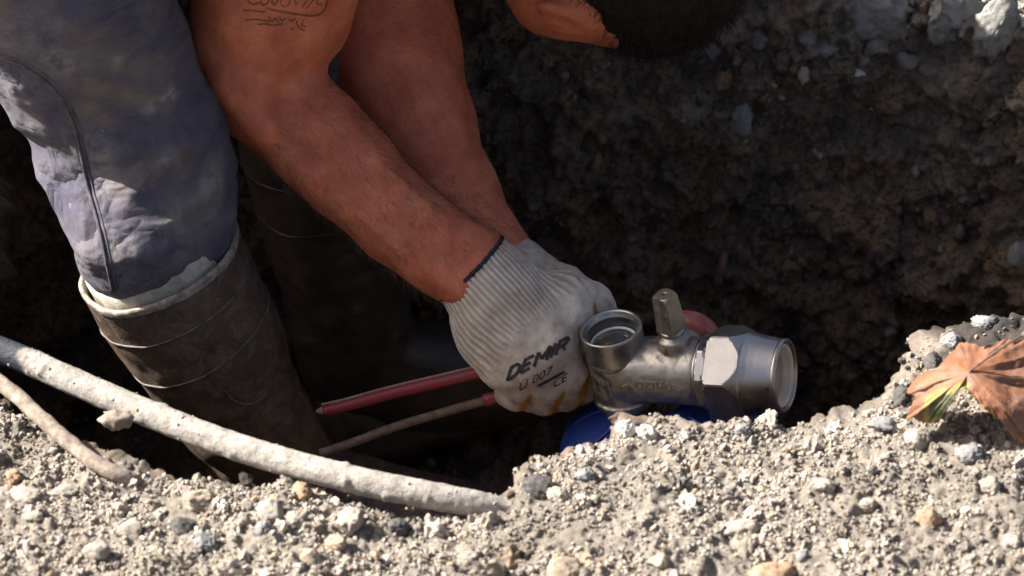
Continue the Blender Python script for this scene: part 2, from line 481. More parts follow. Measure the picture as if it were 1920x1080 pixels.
    c = m.ramp(m.noise(45, 5, 0.65), [(0.28, (0.36, 0.295, 0.235)), (0.5, (0.54, 0.475, 0.405)), (0.7, (0.66, 0.605, 0.53))])
    c = m.mix(m.ramp(m.noise(75, 6, 0.6, dist=0.5), [(0.55, 0.0), (0.8, 0.6)]), c, (0.22, 0.165, 0.125))
    c = m.mix(m.ramp(m.noise(420, 3, 0.6), [(0.68, 0.0), (0.76, 0.7)]), c, (0.12, 0.09, 0.07))
    c = m.mix(m.ramp(m.attr('rib', 'Fac'), [(0.35, 0.55), (0.7, 0.0)]), c, (0.25, 0.19, 0.15))
    c = m.mix(m.math('MULTIPLY', m.attr('soil', 'Fac'), m.ramp(m.noise(70, 6, 0.7), [(0.32, 0.1), (0.62, 0.95)])), c, (0.20, 0.145, 0.105))
    c = m.mix(m.ramp(m.noise(150, 6, 0.7), [(0.56, 0.0), (0.72, 0.45)]), c, (0.24, 0.19, 0.15))
    yel = m.ramp(m.noise(60, 4), [(0.3, (0.26, 0.11, 0.025)), (0.65, (0.44, 0.21, 0.04))])
    m.set('Base Color', m.mix(coat, c, yel))
    m.bump(m.math('ADD', m.noise(1700, 3, 0.6), m.noise(350, 4, 0.6)), 0.5, 0.0012)
    T['glove'] = m.m
    m = M('glove_hem', 0.95, 0.1); m.set('Base Color', m.ramp(m.noise(900, 2), [(0.4, (0.02, 0.018, 0.03)), (0.7, (0.075, 0.06, 0.08))])); m.bump(m.noise(900, 2), 0.8, 0.0012); T['hem'] = m.m
    m = M('glove_print', 0.8, 0.2); m.set('Base Color', (0.045, 0.038, 0.038)); m.set('Alpha', m.ramp(m.noise(500, 4, 0.7), [(0.3, 0.55), (0.5, 0.95)])); T['print'] = m.m

    def metal(name, a, b, rough, sc=60, dirt=0.5):
        m = M(name, rough, 0.5, 1.0)
        c = m.ramp(m.noise(sc, 5, 0.6), [(0.3, a), (0.7, b)])
        d = m.ramp(m.noise(sc * 1.6, 6, 0.7, m.map((1, 1, 1), (0, 0, 0), (5, 2, 1)), 0.5), [(0.46, 0.0), (0.70, dirt)])
        m.set('Base Color', m.mix(d, c, (0.24, 0.195, 0.155)))
        m.set('Metallic', m.math('SUBTRACT', 1.0, d))
        m.set('Roughness', m.math('ADD', m.ramp(m.noise(sc * 6, 4), [(0.3, rough - 0.07), (0.7, rough + 0.1)]), m.math('MULTIPLY', d, 0.3)))
        m.bump(m.noise(500, 3, 0.5), 0.05, 0.0006)
        T[name] = m.m
    metal('nickel_cast', (0.34, 0.315, 0.285), (0.47, 0.44, 0.40), 0.38, 60, 0.8)
    metal('nickel_smooth', (0.38, 0.37, 0.355), (0.48, 0.465, 0.45), 0.34, 40, 0.12)
    metal('brass_dull', (0.30, 0.265, 0.215), (0.44, 0.40, 0.34), 0.38, 90, 0.5)
    metal('steel_dark', (0.25, 0.23, 0.22), (0.38, 0.35, 0.33), 0.45)
    m = M('seal_plastic', 0.5, 0.4); m.set('Base Color', m.ramp(m.noise(80, 4), [(0.3, (0.62, 0.57, 0.48)), (0.7, (0.78, 0.74, 0.65))])); T['seal'] = m.m
    m = M('grey_gasket', 0.4, 0.5); m.set('Base Color', (0.62, 0.66, 0.67)); T['gasket'] = m.m
    m = M('red_plastic', 0.4, 0.5); m.set('Base Color', m.mix(m.ramp(m.noise(90, 6, 0.7), [(0.40, 0.0), (0.65, 0.75)]), (0.26, 0.045, 0.045), (0.24, 0.165, 0.14))); m.bump(m.noise(400, 4), 0.2, 0.001); T['red'] = m.m
    m = M('red_grip', 0.38, 0.5); m.set('Base Color', m.mix(m.ramp(m.noise(130, 6, 0.7), [(0.42, 0.0), (0.66, 0.7)]), (0.34, 0.03, 0.05), (0.14, 0.08, 0.068))); m.bump(m.noise(500, 4), 0.25, 0.001); T['grip'] = m.m
    m = M('worn_grip', 0.6, 0.4); m.set('Base Color', m.ramp(m.noise(160, 4), [(0.35, (0.30, 0.14, 0.11)), (0.65, (0.36, 0.28, 0.23))])); T['worn'] = m.m
    m = M('blue_plastic', 0.42, 0.5); m.set('Base Color', m.mix(m.ramp(m.noise(70, 6, 0.7), [(0.52, 0.0), (0.8, 0.4)]), (0.008, 0.030, 0.19), (0.12, 0.105, 0.095))); m.bump(m.noise(300, 4), 0.15, 0.001); T['blue'] = m.m

    m = M('muddy_hose', 0.9, 0.25)
    mud = m.attr('mud', 'Fac')  # mud cover; its low left end carries the painted shadow
    c = m.ramp(m.noise(90, 6, 0.7), [(0.28, (0.19, 0.172, 0.15)), (0.5, (0.31, 0.288, 0.26)), (0.7, (0.43, 0.405, 0.37))])
    c = m.mix(m.ramp(m.noise(260, 6, 0.7, m.map((0.35, 1, 1), (0, 0, 0.3))), [(0.56, 0.0), (0.70, 0.85)]), c, (0.15, 0.125, 0.105))
    m.set('Base Color', m.mix(mud, (0.025, 0.032, 0.045), c))  # dark end colour: bare hose with the shadow on it painted in
    m.set('Roughness', m.mix(mud, 0.45, 0.93))
    m.bump(m.math('ADD', m.noise(420, 6, 0.7), m.noise(120, 4, 0.6)), 0.7, 0.002)
    T['hose'] = m.m
    m = M('rusty_steel', 0.7, 0.3, 0.3); m.set('Base Color', m.ramp(m.noise(150, 5, 0.6), [(0.3, (0.12, 0.075, 0.055)), (0.7, (0.24, 0.18, 0.15))])); T['rusty'] = m.m
    m = M('muddy_cord', 0.92, 0.2)
    st = m.noise(120, 5, 0.7, m.map((1, 1, 1)))
    c = m.ramp(st, [(0.3, (0.12, 0.09, 0.07)), (0.5, (0.25, 0.205, 0.17)), (0.7, (0.40, 0.35, 0.295))])
    m.set('Base Color', c); m.bump(m.noise(600, 5, 0.7), 0.8, 0.0015); T['cord'] = m.m

    m = M('dry_leaf', 0.55, 0.35)
    g = m.attr('green', 'Fac'); vein = m.attr('vein', 'Fac')
    c = m.ramp(m.noise(35, 5, 0.6), [(0.3, (0.20, 0.085, 0.048)), (0.5, (0.31, 0.135, 0.070)), (0.7, (0.38, 0.19, 0.115))])
    c = m.mix(m.ramp(m.noise(60, 5, 0.6), [(0.48, 0.0), (0.70, 0.75)]), c, (0.27, 0.185, 0.165))
    yg = m.ramp(g, [(0.0, (0.33, 0.13, 0.05)), (0.4, (0.42, 0.30, 0.08)), (0.75, (0.36, 0.34, 0.10)), (1.0, (0.13, 0.15, 0.075))])
    c = m.mix(m.ramp(g, [(0.05, 0.0), (0.35, 1.0)]), c, yg)
    c = m.mix(m.math('MULTIPLY', vein, 0.55), c, (0.36, 0.21, 0.14))
    m.set('Base Color', c)
    nt = m.n; tr = nt.new('ShaderNodeBsdfTranslucent'); m.link(c, tr.inputs['Color'])
    mx = nt.new('ShaderNodeMixShader'); mx.inputs[0].default_value = 0.30
    m.l.new(m.b.outputs[0], mx.inputs[1]); m.l.new(tr.outputs[0], mx.inputs[2]); m.l.new(mx.outputs[0], nt['Material Output'].inputs['Surface'])
    m.bump(m.math('ADD', m.noise(450, 5, 0.65), m.math('MULTIPLY', vein, 1.5)), 0.4, 0.0012)
    T['leaf'] = m.m
    m = M('twig', 0.9, 0.2); m.set('Base Color', m.ramp(m.noise(200, 5, 0.6), [(0.3, (0.10, 0.06, 0.045)), (0.7, (0.24, 0.16, 0.12))])); m.bump(m.noise(500, 4), 0.6, 0.001); T['twig'] = m.m
    return T
MT = make_materials()

# ------------------------------------------------------------------ ground with the pit
def interp(px, tab): return np.interp(px, [t[0] for t in tab], [t[1] for t in tab])

LIP = [(-900, 690, .03), (-200, 715, .03), (0, 752, .025), (120, 830, .02), (240, 893, .02), (330, 905, .02), (450, 905, .02), (560, 930, .018),
       (740, 962, .015), (880, 968, .015), (950, 950, .02), (990, 885, .025), (1150, 818, .028), (1250, 784, .03), (1500, 790, .03), (1630, 785, .03),
       (1690, 715, .035), (1750, 655, .045), (1810, 615, .05), (1920, 592, .055), (2100, 560, .06), (2900, 540, .06)]
_l = np.array([PZ(a, b, c) for a, b, c in LIP])
def lip_y(x): return np.interp(x, _l[:, 0], _l[:, 1])
def lip_z(x): return np.interp(x, _l[:, 0], _l[:, 2])
def rim_y(x): return np.interp(x, [-2, -.6, -.5, -.42, -.3, 0, .25, .36, .43, .52, .7, 2], [.26, .25, .27, .36, .40, .38, .37, .35, .31, .24, .2, .2])  # left end pulled forward for the added bank that blocks the sun
def rim_z(x): return np.interp(x, [-2, -.5, -.4, -.2, 0, .33, .42, .6, 2], [.30, .34, .27, .16, .12, .115, .07, .05, .05])  # left end raised out of view, added to keep sun off the far boot
FLOOR = -0.36

def shade_behind_leaf(x, y): return sstep(.315, .335, x + .015 * np.sin(y * 60)) * sstep(-.185, -.165, y + .01 * np.sin(x * 90))  # mask of the soil behind the leaf whose shade is put into the colour

def build_ground():
    xd = np.arange(-.52, .5201, .0021)
    g = np.cumsum(.004 * 1.22 ** np.arange(46)); g = g[g < 90]
    xs = np.concatenate([-.52 - g[::-1], xd, .52 + g])
    def seg_(n, a, b): return np.linspace(a, b, n, endpoint=False)
    # row parameter -> piece id and fraction
    near = np.cumsum(.005 * 1.25 ** np.arange(42)); near = near[near < 90]
    rows = [('o', -v) for v in near[::-1]] + [('n', f) for f in seg_(170, 0, 1)] + [('w', f) for f in seg_(44, 0, 1)] + \
           [('f', f) for f in seg_(40, 0, 1)] + [('b', f) for f in seg_(190, 0, 1)] + [('r', f) for f in seg_(50, 0, 1)] + [('p', v) for v in np.concatenate([[0], near])]
    pit = sstep(-.525, -.445, xs) * (1 - sstep(.60, .70, xs))
    ly, lz, ry, rz = lip_y(xs), lip_z(xs), rim_y(xs), rim_z(xs)
    nx = len(xs); V = np.zeros((len(rows), nx, 3)); V[:, :, 0] = xs
    dry = np.zeros((len(rows), nx)); amp = np.zeros((len(rows), nx))
    y0 = -.56
    fl = lerp(np.minimum(lz, rz), FLOOR, pit)
    fy0 = ly + .05 + .04; fy1 = ry - .08
    far_on = 0.05
    for i, (k, f) in enumerate(rows):
        if k == 'o': y = np.full(nx, y0 + f); z = lz * 0 + .022; dr = 1; am = .6
        elif k == 'n':
            y = y0 + (ly - y0) * f; z = .022 + (lz - .022) * sstep(.15, 1, f) ** .8 + .006 * math.sin(math.pi * f); dr = 1; am = .6
        elif k == 'w':
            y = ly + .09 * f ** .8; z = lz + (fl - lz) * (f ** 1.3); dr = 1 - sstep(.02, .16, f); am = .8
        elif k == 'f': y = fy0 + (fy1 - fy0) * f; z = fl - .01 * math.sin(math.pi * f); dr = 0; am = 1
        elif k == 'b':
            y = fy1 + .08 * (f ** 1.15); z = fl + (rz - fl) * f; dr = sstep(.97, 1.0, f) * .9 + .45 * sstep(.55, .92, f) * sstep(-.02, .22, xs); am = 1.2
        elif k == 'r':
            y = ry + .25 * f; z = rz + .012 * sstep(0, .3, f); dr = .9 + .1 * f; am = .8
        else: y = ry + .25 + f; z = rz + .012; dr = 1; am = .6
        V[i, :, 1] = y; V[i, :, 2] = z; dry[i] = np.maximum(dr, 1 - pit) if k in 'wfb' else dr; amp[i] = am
    # displacement along the sheet normal
    gx = np.gradient(V, axis=1); gy = np.gradient(V, axis=0)
    N = np.cross(gx, gy); N /= np.linalg.norm(N, axis=2, keepdims=True)
    N[N[..., 2] < -.2] *= -1
    p = V.reshape(-1, 3).astype(np.float32)
    far = np.maximum(np.abs(p[:, 0]) - .6, 0) + np.maximum(np.abs(p[:, 1]) - .7, 0)
    d = .018 * fbm(p * 9, 3) + .007 * fbm(p * 32 + 5, 3) + .0045 * (1 - np.abs(gnoise(p * 70))) * gnoise(p * 40 + 3) + .0032 * fbm(p * 130 + 9, 3)
    wall = (dry.ravel() < .5)
    d = np.where(wall, d + .020 * fbm(p * 16 + 40, 3) + .006 * (1 - 2 * np.abs(gnoise(p * 42 + 8))) + .0055 * fbm(p * 90 + 8, 3), d * .75 + .0050 * fbm(p * 150 + 4, 2) + .0100 * np.maximum(fbm(p * 55 + 31, 3), 0) - .003)
    d = d * amp.ravel() * np.exp(-(far * 9) ** 2) + .02 * gnoise(p * 1.3) * sstep(.3, 2, far)
    p2 = p + N.reshape(-1, 3) * d[:, None]
    nz = N.reshape(-1, 3)[:, 2]
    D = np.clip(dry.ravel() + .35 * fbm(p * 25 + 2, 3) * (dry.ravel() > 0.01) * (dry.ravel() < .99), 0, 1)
    D = D * (1 - .85 * shade_behind_leaf(p[:, 0], p[:, 1]) * (1 - sstep(.46, .6, np.abs(p[:, 0]))) * (p[:, 1] < .1))  # dry tone lowered too, part of that painted shade
    m = nx; n = len(rows)
    a = np.arange(n - 1)[:, None] * m + np.arange(m - 1)[None]
    Q = np.stack([a, a + 1, a + m + 1, a + m], -1).reshape(-1, 4)
    o = obj('ground', p2, Q, MT['earth'], attrs={'dry': D, 'painted_shade': .9 * shade_behind_leaf(p[:, 0], p[:, 1]) * (1 - sstep(.46, .6, np.abs(p[:, 0]))) * (p[:, 1] < .1)}, kind='structure')
    o['label'] = 'stony ground with a dug pit and rough dark earth walls'
    ids = np.array(['onwfbrp'.index(k) for k, _ in rows])
    return p2.reshape(n, m, 3), N, ids, xs, Q

def lerp(a, b, t): return a + (b - a) * t

GV, GN, GID, GX, GQ = build_ground()
dense = (np.abs(GX) < .53)
_sub = GV[:, dense]; _n, _m = _sub.shape[:2]
_rows = np.isin(GID, [1, 2, 3, 4, 5])
_sub = _sub[_rows][::2, ::2]; _n, _m = _sub.shape[:2]
_a = np.arange(_n - 1)[:, None] * _m + np.arange(_m - 1)[None]
GB = bvh_of(_sub.reshape(-1, 3), np.stack([_a, _a + 1, _a + _m + 1, _a + _m], -1).reshape(-1, 4))

def ground_z(x, y):
    loc, nor, i, d = GB.ray_cast(Vector((x, y, 1.0)), Vector((0, 0, -1)))
    return loc[2] if loc is not None else 0.02

# loose gravel on the near bank and the far rim; soil crumbs on the walls
PAL = np.array([(.42, .370, .315), (.385, .335, .285), (.34, .305, .27), (.47, .42, .36), (.55, .51, .455), (.26, .235, .21), (.14, .13, .12), (.43, .315, .21), (.37, .26, .185), (.45, .385, .315)])
PW = np.array([.27, .22, .14, .13, .025, .09, .03, .03, .02, .045]); PW = PW / PW.sum()

def pick(ids, n, rg, fx=None):
    r = np.where(np.isin(GID, ids))[0]; c = np.where(np.abs(GX) < .50)[0]
    i = r[rg.integers(0, len(r), n)]; j = c[rg.integers(0, len(c), n)]
    i2 = np.clip(i + 1, 0, len(GID) - 1); j2 = np.clip(j + 1, 0, len(GX) - 1)
    u, v = rg.random((n, 1)), rg.random((n, 1))
    p = GV[i, j] * (1 - u) * (1 - v) + GV[i2, j] * u * (1 - v) + GV[i, j2] * (1 - u) * v + GV[i2, j2] * u * v
    return p, GN[i, j], i, j

def clumps(p, sc, thr, rg):
    return gnoise(p.astype(np.float32) * sc) + rg.normal(0, .25, len(p)) > thr

def ground_at(xy):
    """heights on the coarse outer sheet"""
    rr = np.arange(0, len(GID), 4); cc = np.arange(0, len(GX), 4); S = GV[np.ix_(rr, cc)]; n, m = S.shape[:2]
    k = np.arange(n - 1)[:, None] * m + np.arange(m - 1)[None]
    t = bvh_of(S.reshape(-1, 3), np.stack([k, k + 1, k + m + 1, k + m], -1).reshape(-1, 4))
    out = np.full((len(xy), 3), -9.0)
    for i, (x, y) in enumerate(xy):
        loc = t.ray_cast(Vector((x, y, 2.0)), Vector((0, 0, -1)))[0]
        if loc is not None: out[i] = loc
    return out

def build_gravel():
    rg = np.random.default_rng(21); parts = []
    for n, s0, s1, sub, bury in ((35000, .0010, .0021, 1, .2), (11000, .0017, .0033, 1, .3), (1500, .0030, .0052, 2, .4), (260, .0050, .0090, 3, .6), (90, .009, .017, 3, .85)):
        p, nn, i, j = pick([1], n, rg)
        extra, en, _, _ = pick([2], n // 7, rg)
        keep = extra[:, 2] > -.03
        p = np.concatenate([p, extra[keep]]); nn = np.concatenate([nn, en[keep]])
        k = clumps(p, 30, -.25, rg); p, nn = p[k], nn[k]
        s = s0 + (s1 - s0) * rg.random(len(p)) ** 1.8
        c = PAL[rg.choice(len(PAL), len(p), p=PW)] * rg.uniform(.75, 1.15, (len(p), 1))
        c = c * (1.12 - .52 * sstep(.05, .5, fbm(p * 13 + 3, 2) + rg.normal(0, .12, len(p))))[:, None]
        keep = (shade_behind_leaf(p[:, 0], p[:, 1]) < .5) | (rg.random(len(p)) < .12); p, nn, s, c = p[keep], nn[keep], s[keep], c[keep]
        parts.append(scatter(p + nn * (s * (.6 - bury))[:, None], s, c, sub, 100 + sub, 14, (.5, 1.0), .75, .25 if sub < 3 else .5))
    # the spread thins out away from the pit
    xy = np.stack([rg.uniform(-1.7, 1.7, 40000), rg.uniform(-1.7, 1.5, 40000)], 1)
    q = ground_at(xy); e = np.maximum(np.abs(xy[:, 0]) - .5, 0) + np.maximum(-.55 - xy[:, 1], 0) + np.maximum(xy[:, 1] - .35, 0)
    q = q[(e > .005) & (rg.random(40000) < np.exp(-e * 1.3)) & (q[:, 2] > -.05)]
    s = .0016 + .0055 * rg.random(len(q)) ** 3
    c = PAL[rg.choice(len(PAL), len(q), p=PW)] * rg.uniform(.8, 1.15, (len(q), 1))
    parts.append(scatter(q + np.array([0, 0, 1]) * (s * .3)[:, None], s, c, 1, 405, 12, (.5, 1.0), .7, .2))
    V, F = join([(a, b) for a, b, _ in parts]); C = np.concatenate([c for _, _, c in parts])
    o = obj('gravel', V, F, MT['gravel'], smooth=False, attrs={'col': C}, kind='stuff')
    tag(o, 'sunlit pale loose gravel covering the near bank', 'gravel')
    parts = []
    for n, s0, s1, sub in ((7500, .0018, .005, 1), (1300, .0045, .010, 2), (120, .009, .018, 3)):
        p, nn, i, j = pick([4, 3], n, rg); ex, en, _, _ = pick([2], n // 8, rg)
        p = np.concatenate([p, ex]); nn = np.concatenate([nn, en])
        k = clumps(p, 14, -.2, rg); p, nn = p[k], nn[k]
        s = s0 + (s1 - s0) * rg.random(len(p)) ** 2
        base = np.array([(.12, .093, .076), (.17, .13, .10), (.085, .070, .062), (.24, .155, .09), (.25, .23, .215), (.38, .35, .31)])
        c = base[rg.choice(6, len(p), p=[.36, .29, .2, .1, .045, .005])] * rg.uniform(.8, 1.2, (len(p), 1))
        parts.append(scatter(p + nn * (s * .25)[:, None], s, c, sub, 200 + sub, 12, (.55, 1), .7, .3))
    V, F = join([(a, b) for a, b, _ in parts]); C = np.concatenate([c for _, _, c in parts])
    o = obj('soil_crumbs', V, F, MT['clods'], smooth=False, attrs={'col': C}, kind='stuff')
    tag(o, 'dark crumbled soil clinging to the pit walls', 'soil')
    p, nn, i, j = pick([5], 2600, rg)
    s = .003 + .007 * rg.random(len(p)) ** 2
    c = PAL[rg.choice(len(PAL), len(p), p=PW)] * rg.uniform(.9, 1.3, (len(p), 1))
    V, F, C = scatter(p + nn * (s * .3)[:, None], s, np.clip(c, 0, .75), 1, 301)
    o = obj('rubble', V, F, MT['gravel'], attrs={'col': C}, kind='stuff')
    tag(o, 'pale sunlit rubble on the ground beyond the far rim of the pit', 'rubble')
build_gravel()

# ------------------------------------------------------------------ the worker
FOOT = np.array([-.21, .05, FLOOR])
person = empty('person', FOOT)
tag(person, 'worker in grey trousers and rubber boots bending into the pit with both arms reaching down', 'person')

# joints
SN, EN, WN = P(590, -330, -.08), P(478, 118, .05), P(888, 508, .02)
SF = np.array([-.12, .47, .39]); EF = P(712, -70, .14); WF = P(918, 476, .075)
HEAD = P(1130, -98, .08)
def camvec(r, u, a):                       # right, up, away -> world unit vector
    return unit(RGT * r + UPV * u + FWD * a)
hU = camvec(.89, -.37, .10)                # chin -> crown
hF = camvec(-.38, -.22, .90); hF = unit(hF - hU * (hF @ hU))
hR = np.cross(hF, hU)                      # sideways
HAX = np.stack([hR, hF, hU])
def hp(r, f, u): return HEAD + hR * r + hF * f + hU * u

def body_sdf(p):
    near_up = chain(p, [(SN, .062), (P(528, -90, .0), .066), (P(508, 10, .03), .0632), (P(470, 72, .042), .0505), (P(462, 118, .048), .0465)], .02)
    near_fo = chain(p, [(P(456, 120, .05), .0460), (P(500, 166, .046), .0430), (P(597, 264, .04), .0400), (P(660, 325, .034), .0365), (P(744, 410, .027), .0335), (P(826, 471, .022), .0318), (P(890, 510, .02), .0308), (P(945, 562, .015), .029)], .02)
    d = smin(near_up, near_fo, .014)
    d = smin(d, seg(p, P(405, 120, .05), P(425, 185, .05), .022, .020), .02)                     # point of the elbow
    d = smin(d, seg(p, P(545, 192, .020), P(676, 308, .014), .018, .011), .018)                    # long muscle over the forearm
    d = smin(d, seg(p, P(515, 235, .018), P(660, 375, .012), .016, .010), .016)
    d = smin(d, seg(p, P(845, 520, -.004), P(862, 538, -.002), .012, .012), .012)                # wrist bone
    for pts_, r_ in ((((610, 215, .000), (680, 300, -.0045), (760, 385, -.0085), (880, 472, -.0125)), .0034), (((560, 300, .002), (640, 370, -.003), (770, 480, -.0085)), .0034), (((640, 235, .010), (740, 345, .002), (850, 430, -.004)), .0032), (((680, 300, -.0045), (740, 330, -.002), (800, 390, -.005)), .0028)):
        d = smin(d, chain(p, [(P(*q_), r_) for q_ in pts_], .004) - .0006, .005)
    d = smin(d, seg(p, P(470, 40, -.010), P(500, 110, -.002), .022, .014), .025)
    d = smin(d, seg(p, P(440, 150, .0), P(500, 235, -.002), .016, .012), .022)
    for pts_, r_ in ((((590, 160, -.006), (640, 250, -.010), (710, 340, -.015)), .0055), (((530, 190, -.010), (570, 270, -.012), (650, 360, -.014)), .0055), (((770, 425, -.018), (850, 482, -.019)), .005)):
        g_ = chain(p, [(P(*q_), r_) for q_ in pts_], .006); d = smax(d, -g_, .022)
    far_up = chain(p, [(SF, .06), (EF, .056)], .02)
    far_fo = chain(p, [(EF, .057), (P(730, 90, .14), .0562), (P(778, 235, .12), .0470), (P(846, 375, .095), .0375), (P(908, 474, .075), .0310), (P(985, 545, .06), .028)], .025)
    f = smin(far_up, far_fo, .02)
    f = smin(f, seg(p, P(785, 90, .10), P(835, 280, .082), .016, .010), .025)
    d = smin(d, f, .004)
    # trunk
    t = smin(seg(p, (-.16, .215, .36), (-.50, .135, .45), .105, .12), seg(p, (-.16, .40, .38), (-.50, .32, .47), .105, .12), .06)
    t = smin(t, seg(p, SN, (-.17, .3, .38), .065, .09), .05); t = smin(t, seg(p, SF, (-.17, .36, .40), .065, .09), .05)
    d = smin(d, t, .03)
    nb = (-.09, .31, .37)
    d = smin(d, seg(p, nb, hp(0, -.030, -.055), .062, .056), .03)
    # head
    h = ell(p, hp(0, -.012, .022), HAX, (.077, .097, .094))
    h = smin(h, ell(p, hp(0, .022, -.045), HAX, (.058, .066, .068)), .03)
    h = smin(h, ell(p, hp(0, .060, -.100), HAX, (.026, .022, .020)), .03)             # chin
    h = smin(h, seg(p, hp(-.03, .072, .020), hp(.03, .072, .020), .011, .011), .035)  # brow
    for s in (-1, 1):
        h = smin(h, seg(p, hp(s * .048, .058, -.022), hp(s * .062, .02, -.012), .014, .012), .04)   # cheek bone
        h = smax(h, -ell(p, hp(s * .031, .094, .004), HAX, (.013, .006, .008)), .014); h = smin(h, ell(p, hp(s * .031, .077, .003), HAX, (.014, .010, .009)), .004)             # eye socket
        e = ell(p, hp(s * .079, -.012, -.008), HAX, (.008, .019, .031))
        e = smax(e, -ell(p, hp(s * .088, -.008, -.006), HAX, (.006, .011, .019)), .006)
        h = smin(h, e, .008)                                                                     # ear
    nose = seg(p, hp(0, .083, .006), hp(0, .104, -.034), .008, .013)
    nose = smin(nose, seg(p, hp(-.012, .092, -.040), hp(.012, .092, -.040), .009, .009), .008)
    h = smin(h, nose, .012)
    h = smin(h, seg(p, hp(-.018, .080, -.066), hp(.018, .080, -.066), .0085, .0085), .008)        # lips
    h = smax(h, -seg(p, hp(-.02, .091, -.0665), hp(.02, .091, -.0665), .0022, .0022), .004)
    d = smin(d, h, .018)
    return d + .0011 * gnoise(p * 28) + .0005 * gnoise(p * 75)

bV, bF = sdf_mesh(body_sdf, (-.66, -.05, -.14), (.26, .58, .60), .0036)
bV = relax(bV, bF, 2, .4)
body = obj('body', bV, bF, MT['skin'], person, label='bare tanned arms and bowed head')
BB = bvh_of(bV, bF)

def ribbon(pts_px, wpx, bvh, off=.0004):
    """thin strip laid on a surface along a polyline"""
    pts = spline(np.array(pts_px, float), max(6, int(5 * len(pts_px))))
    t = np.gradient(pts, axis=0); t /= np.linalg.norm(t, axis=1, keepdims=True) + 1e-9
    nrm = np.stack([-t[:, 1], t[:, 0]], 1)
    L, R = [], []
    for q, nn in zip(pts, nrm):
        a, na = hit(bvh, *(q + nn * wpx / 2)); b, nb_ = hit(bvh, *(q - nn * wpx / 2))
        if a is None or b is None: continue
        L.append(a + na * off); R.append(b + nb_ * off)
    if len(L) < 2: return None
    return loft(np.stack([np.array(L), np.array(R)], 1), closed=False)

ink = []
strokes = [([(498, 14), (520, 20), (548, 25), (580, 29), (598, 27), (608, 17), (613, 4), (616, -14)], 4.2),
           ([(462, -6), (468, 4), (476, 8), (486, 5)], 3.6), ([(488, 2), (494, 9), (502, 5), (506, -8)], 3.6),
           ([(512, -10), (510, 4), (516, 8), (524, -6)], 3.6), ([(530, -8), (526, 6), (534, 12), (542, 6), (545, -8)], 3.0),
           ([(552, -6), (555, 10)], 3.0), ([(566, 14), (576, 0), (588, -10)], 3.4), ([(574, 16), (584, 4), (592, -8)], 3.0), ([(598, -10), (594, 6), (604, 8)], 3.4),
           ([(456, 20), (470, 19), (488, 22), (500, 21)], 3.4), ([(460, 38), (478, 36), (492, 38), (506, 40)], 3.2),
           ([(504, 30), (510, 40), (516, 34), (522, 42)], 3.6), ([(523, 30), (528, 38), (535, 33)], 3.8), ([(484, 46), (496, 44), (508, 47), (520, 46), (530, 44)], 3.6),
           ([(540, 36), (548, 38), (554, 34)], 3.4), ([(545, 52), (550, 56)], 4.0), ([(556, 38), (558, 48), (564, 54), (572, 57)], 3.8), ([(569, 36), (566, 46), (573, 50)], 3.6)]
for s, wd in strokes:
    r = ribbon(s, wd, BB)
    if r: ink.append(r)
V, F = join(ink); obj('tattoo', V, F, MT['ink'], body, label='dark ink tattoo lines on the upper arm')

# fine hair on the arms
def arm_hair():
    rg = np.random.default_rng(5)
    nrm = np.zeros_like(bV); fc = bV[bF]
    fn = np.cross(fc[:, 2] - fc[:, 0], fc[:, 3] - fc[:, 1])
    for k in range(4): np.add.at(nrm, bF[:, k], fn)
    nrm /= np.linalg.norm(nrm, axis=1, keepdims=True) + 1e-12
    out = []
    for (a, b, n, rmax) in ((P(560, 230, .045), P(880, 500, .02), 5200, .062), (P(770, 170, .13), P(930, 470, .07), 2000, .066)):
        ax = unit(b - a); L = np.linalg.norm(b - a); t = (bV - a) @ ax
        rad = np.linalg.norm(bV - a - t[:, None] * ax, axis=1)
        c = np.where((t > 0) & (t < L) & (rad < rmax))[0]
        c = rg.choice(c, n)
        p = bV[c] + rg.normal(0, .0012, (n, 3)); nn = nrm[c]
        d = ax * rg.uniform(.5, 1, (n, 1)) + nn * rg.uniform(.25, .7, (n, 1)) + np.array([0, 0, -.35]) + rg.normal(0, .3, (n, 3))
        d /= np.linalg.norm(d, axis=1, keepdims=True)
        ln = rg.uniform(.005, .012, (n, 1)); side = np.cross(d, rg.normal(size=(n, 3))); side /= np.linalg.norm(side, axis=1, keepdims=True)
        w0 = .00010
        q = np.stack([p - side * w0, p + side * w0, p + d * ln * .6 + side * w0 * .8 + nn * .0005, p + d * ln * .6 - side * w0 * .8 + nn * .0005], 1)
        tip = p + d * ln - nn * .0006
        v = np.concatenate([q, tip[:, None]], 1).reshape(-1, 3)
        o = np.arange(n)[:, None] * 5
        out.append((v, [o + np.array([[0, 1, 2, 3]]), o + np.array([[3, 2, 4]])]))
    V, F = join(out)
    obj('arm_hair', V, F, MT['body_hair'], body, kind='stuff')
arm_hair()

# brows and hair (the eyes are lowered, lids shut)
for s in (-1, 1):
    pts = []
    for r_, u_ in ((.014, .020), (.022, .024), (.031, .025), (.040, .021)):
        loc, nor, k_, d_ = BB.ray_cast(Vector(hp(s * r_, .2, u_)), Vector(-hF))
        if loc is not None: pts.append(np.array(loc))
    if len(pts) > 2:
        V, F = tube(spline(np.array(pts), 9), .0018, 8); obj('eyebrow', V, F, MT['hair'], body)

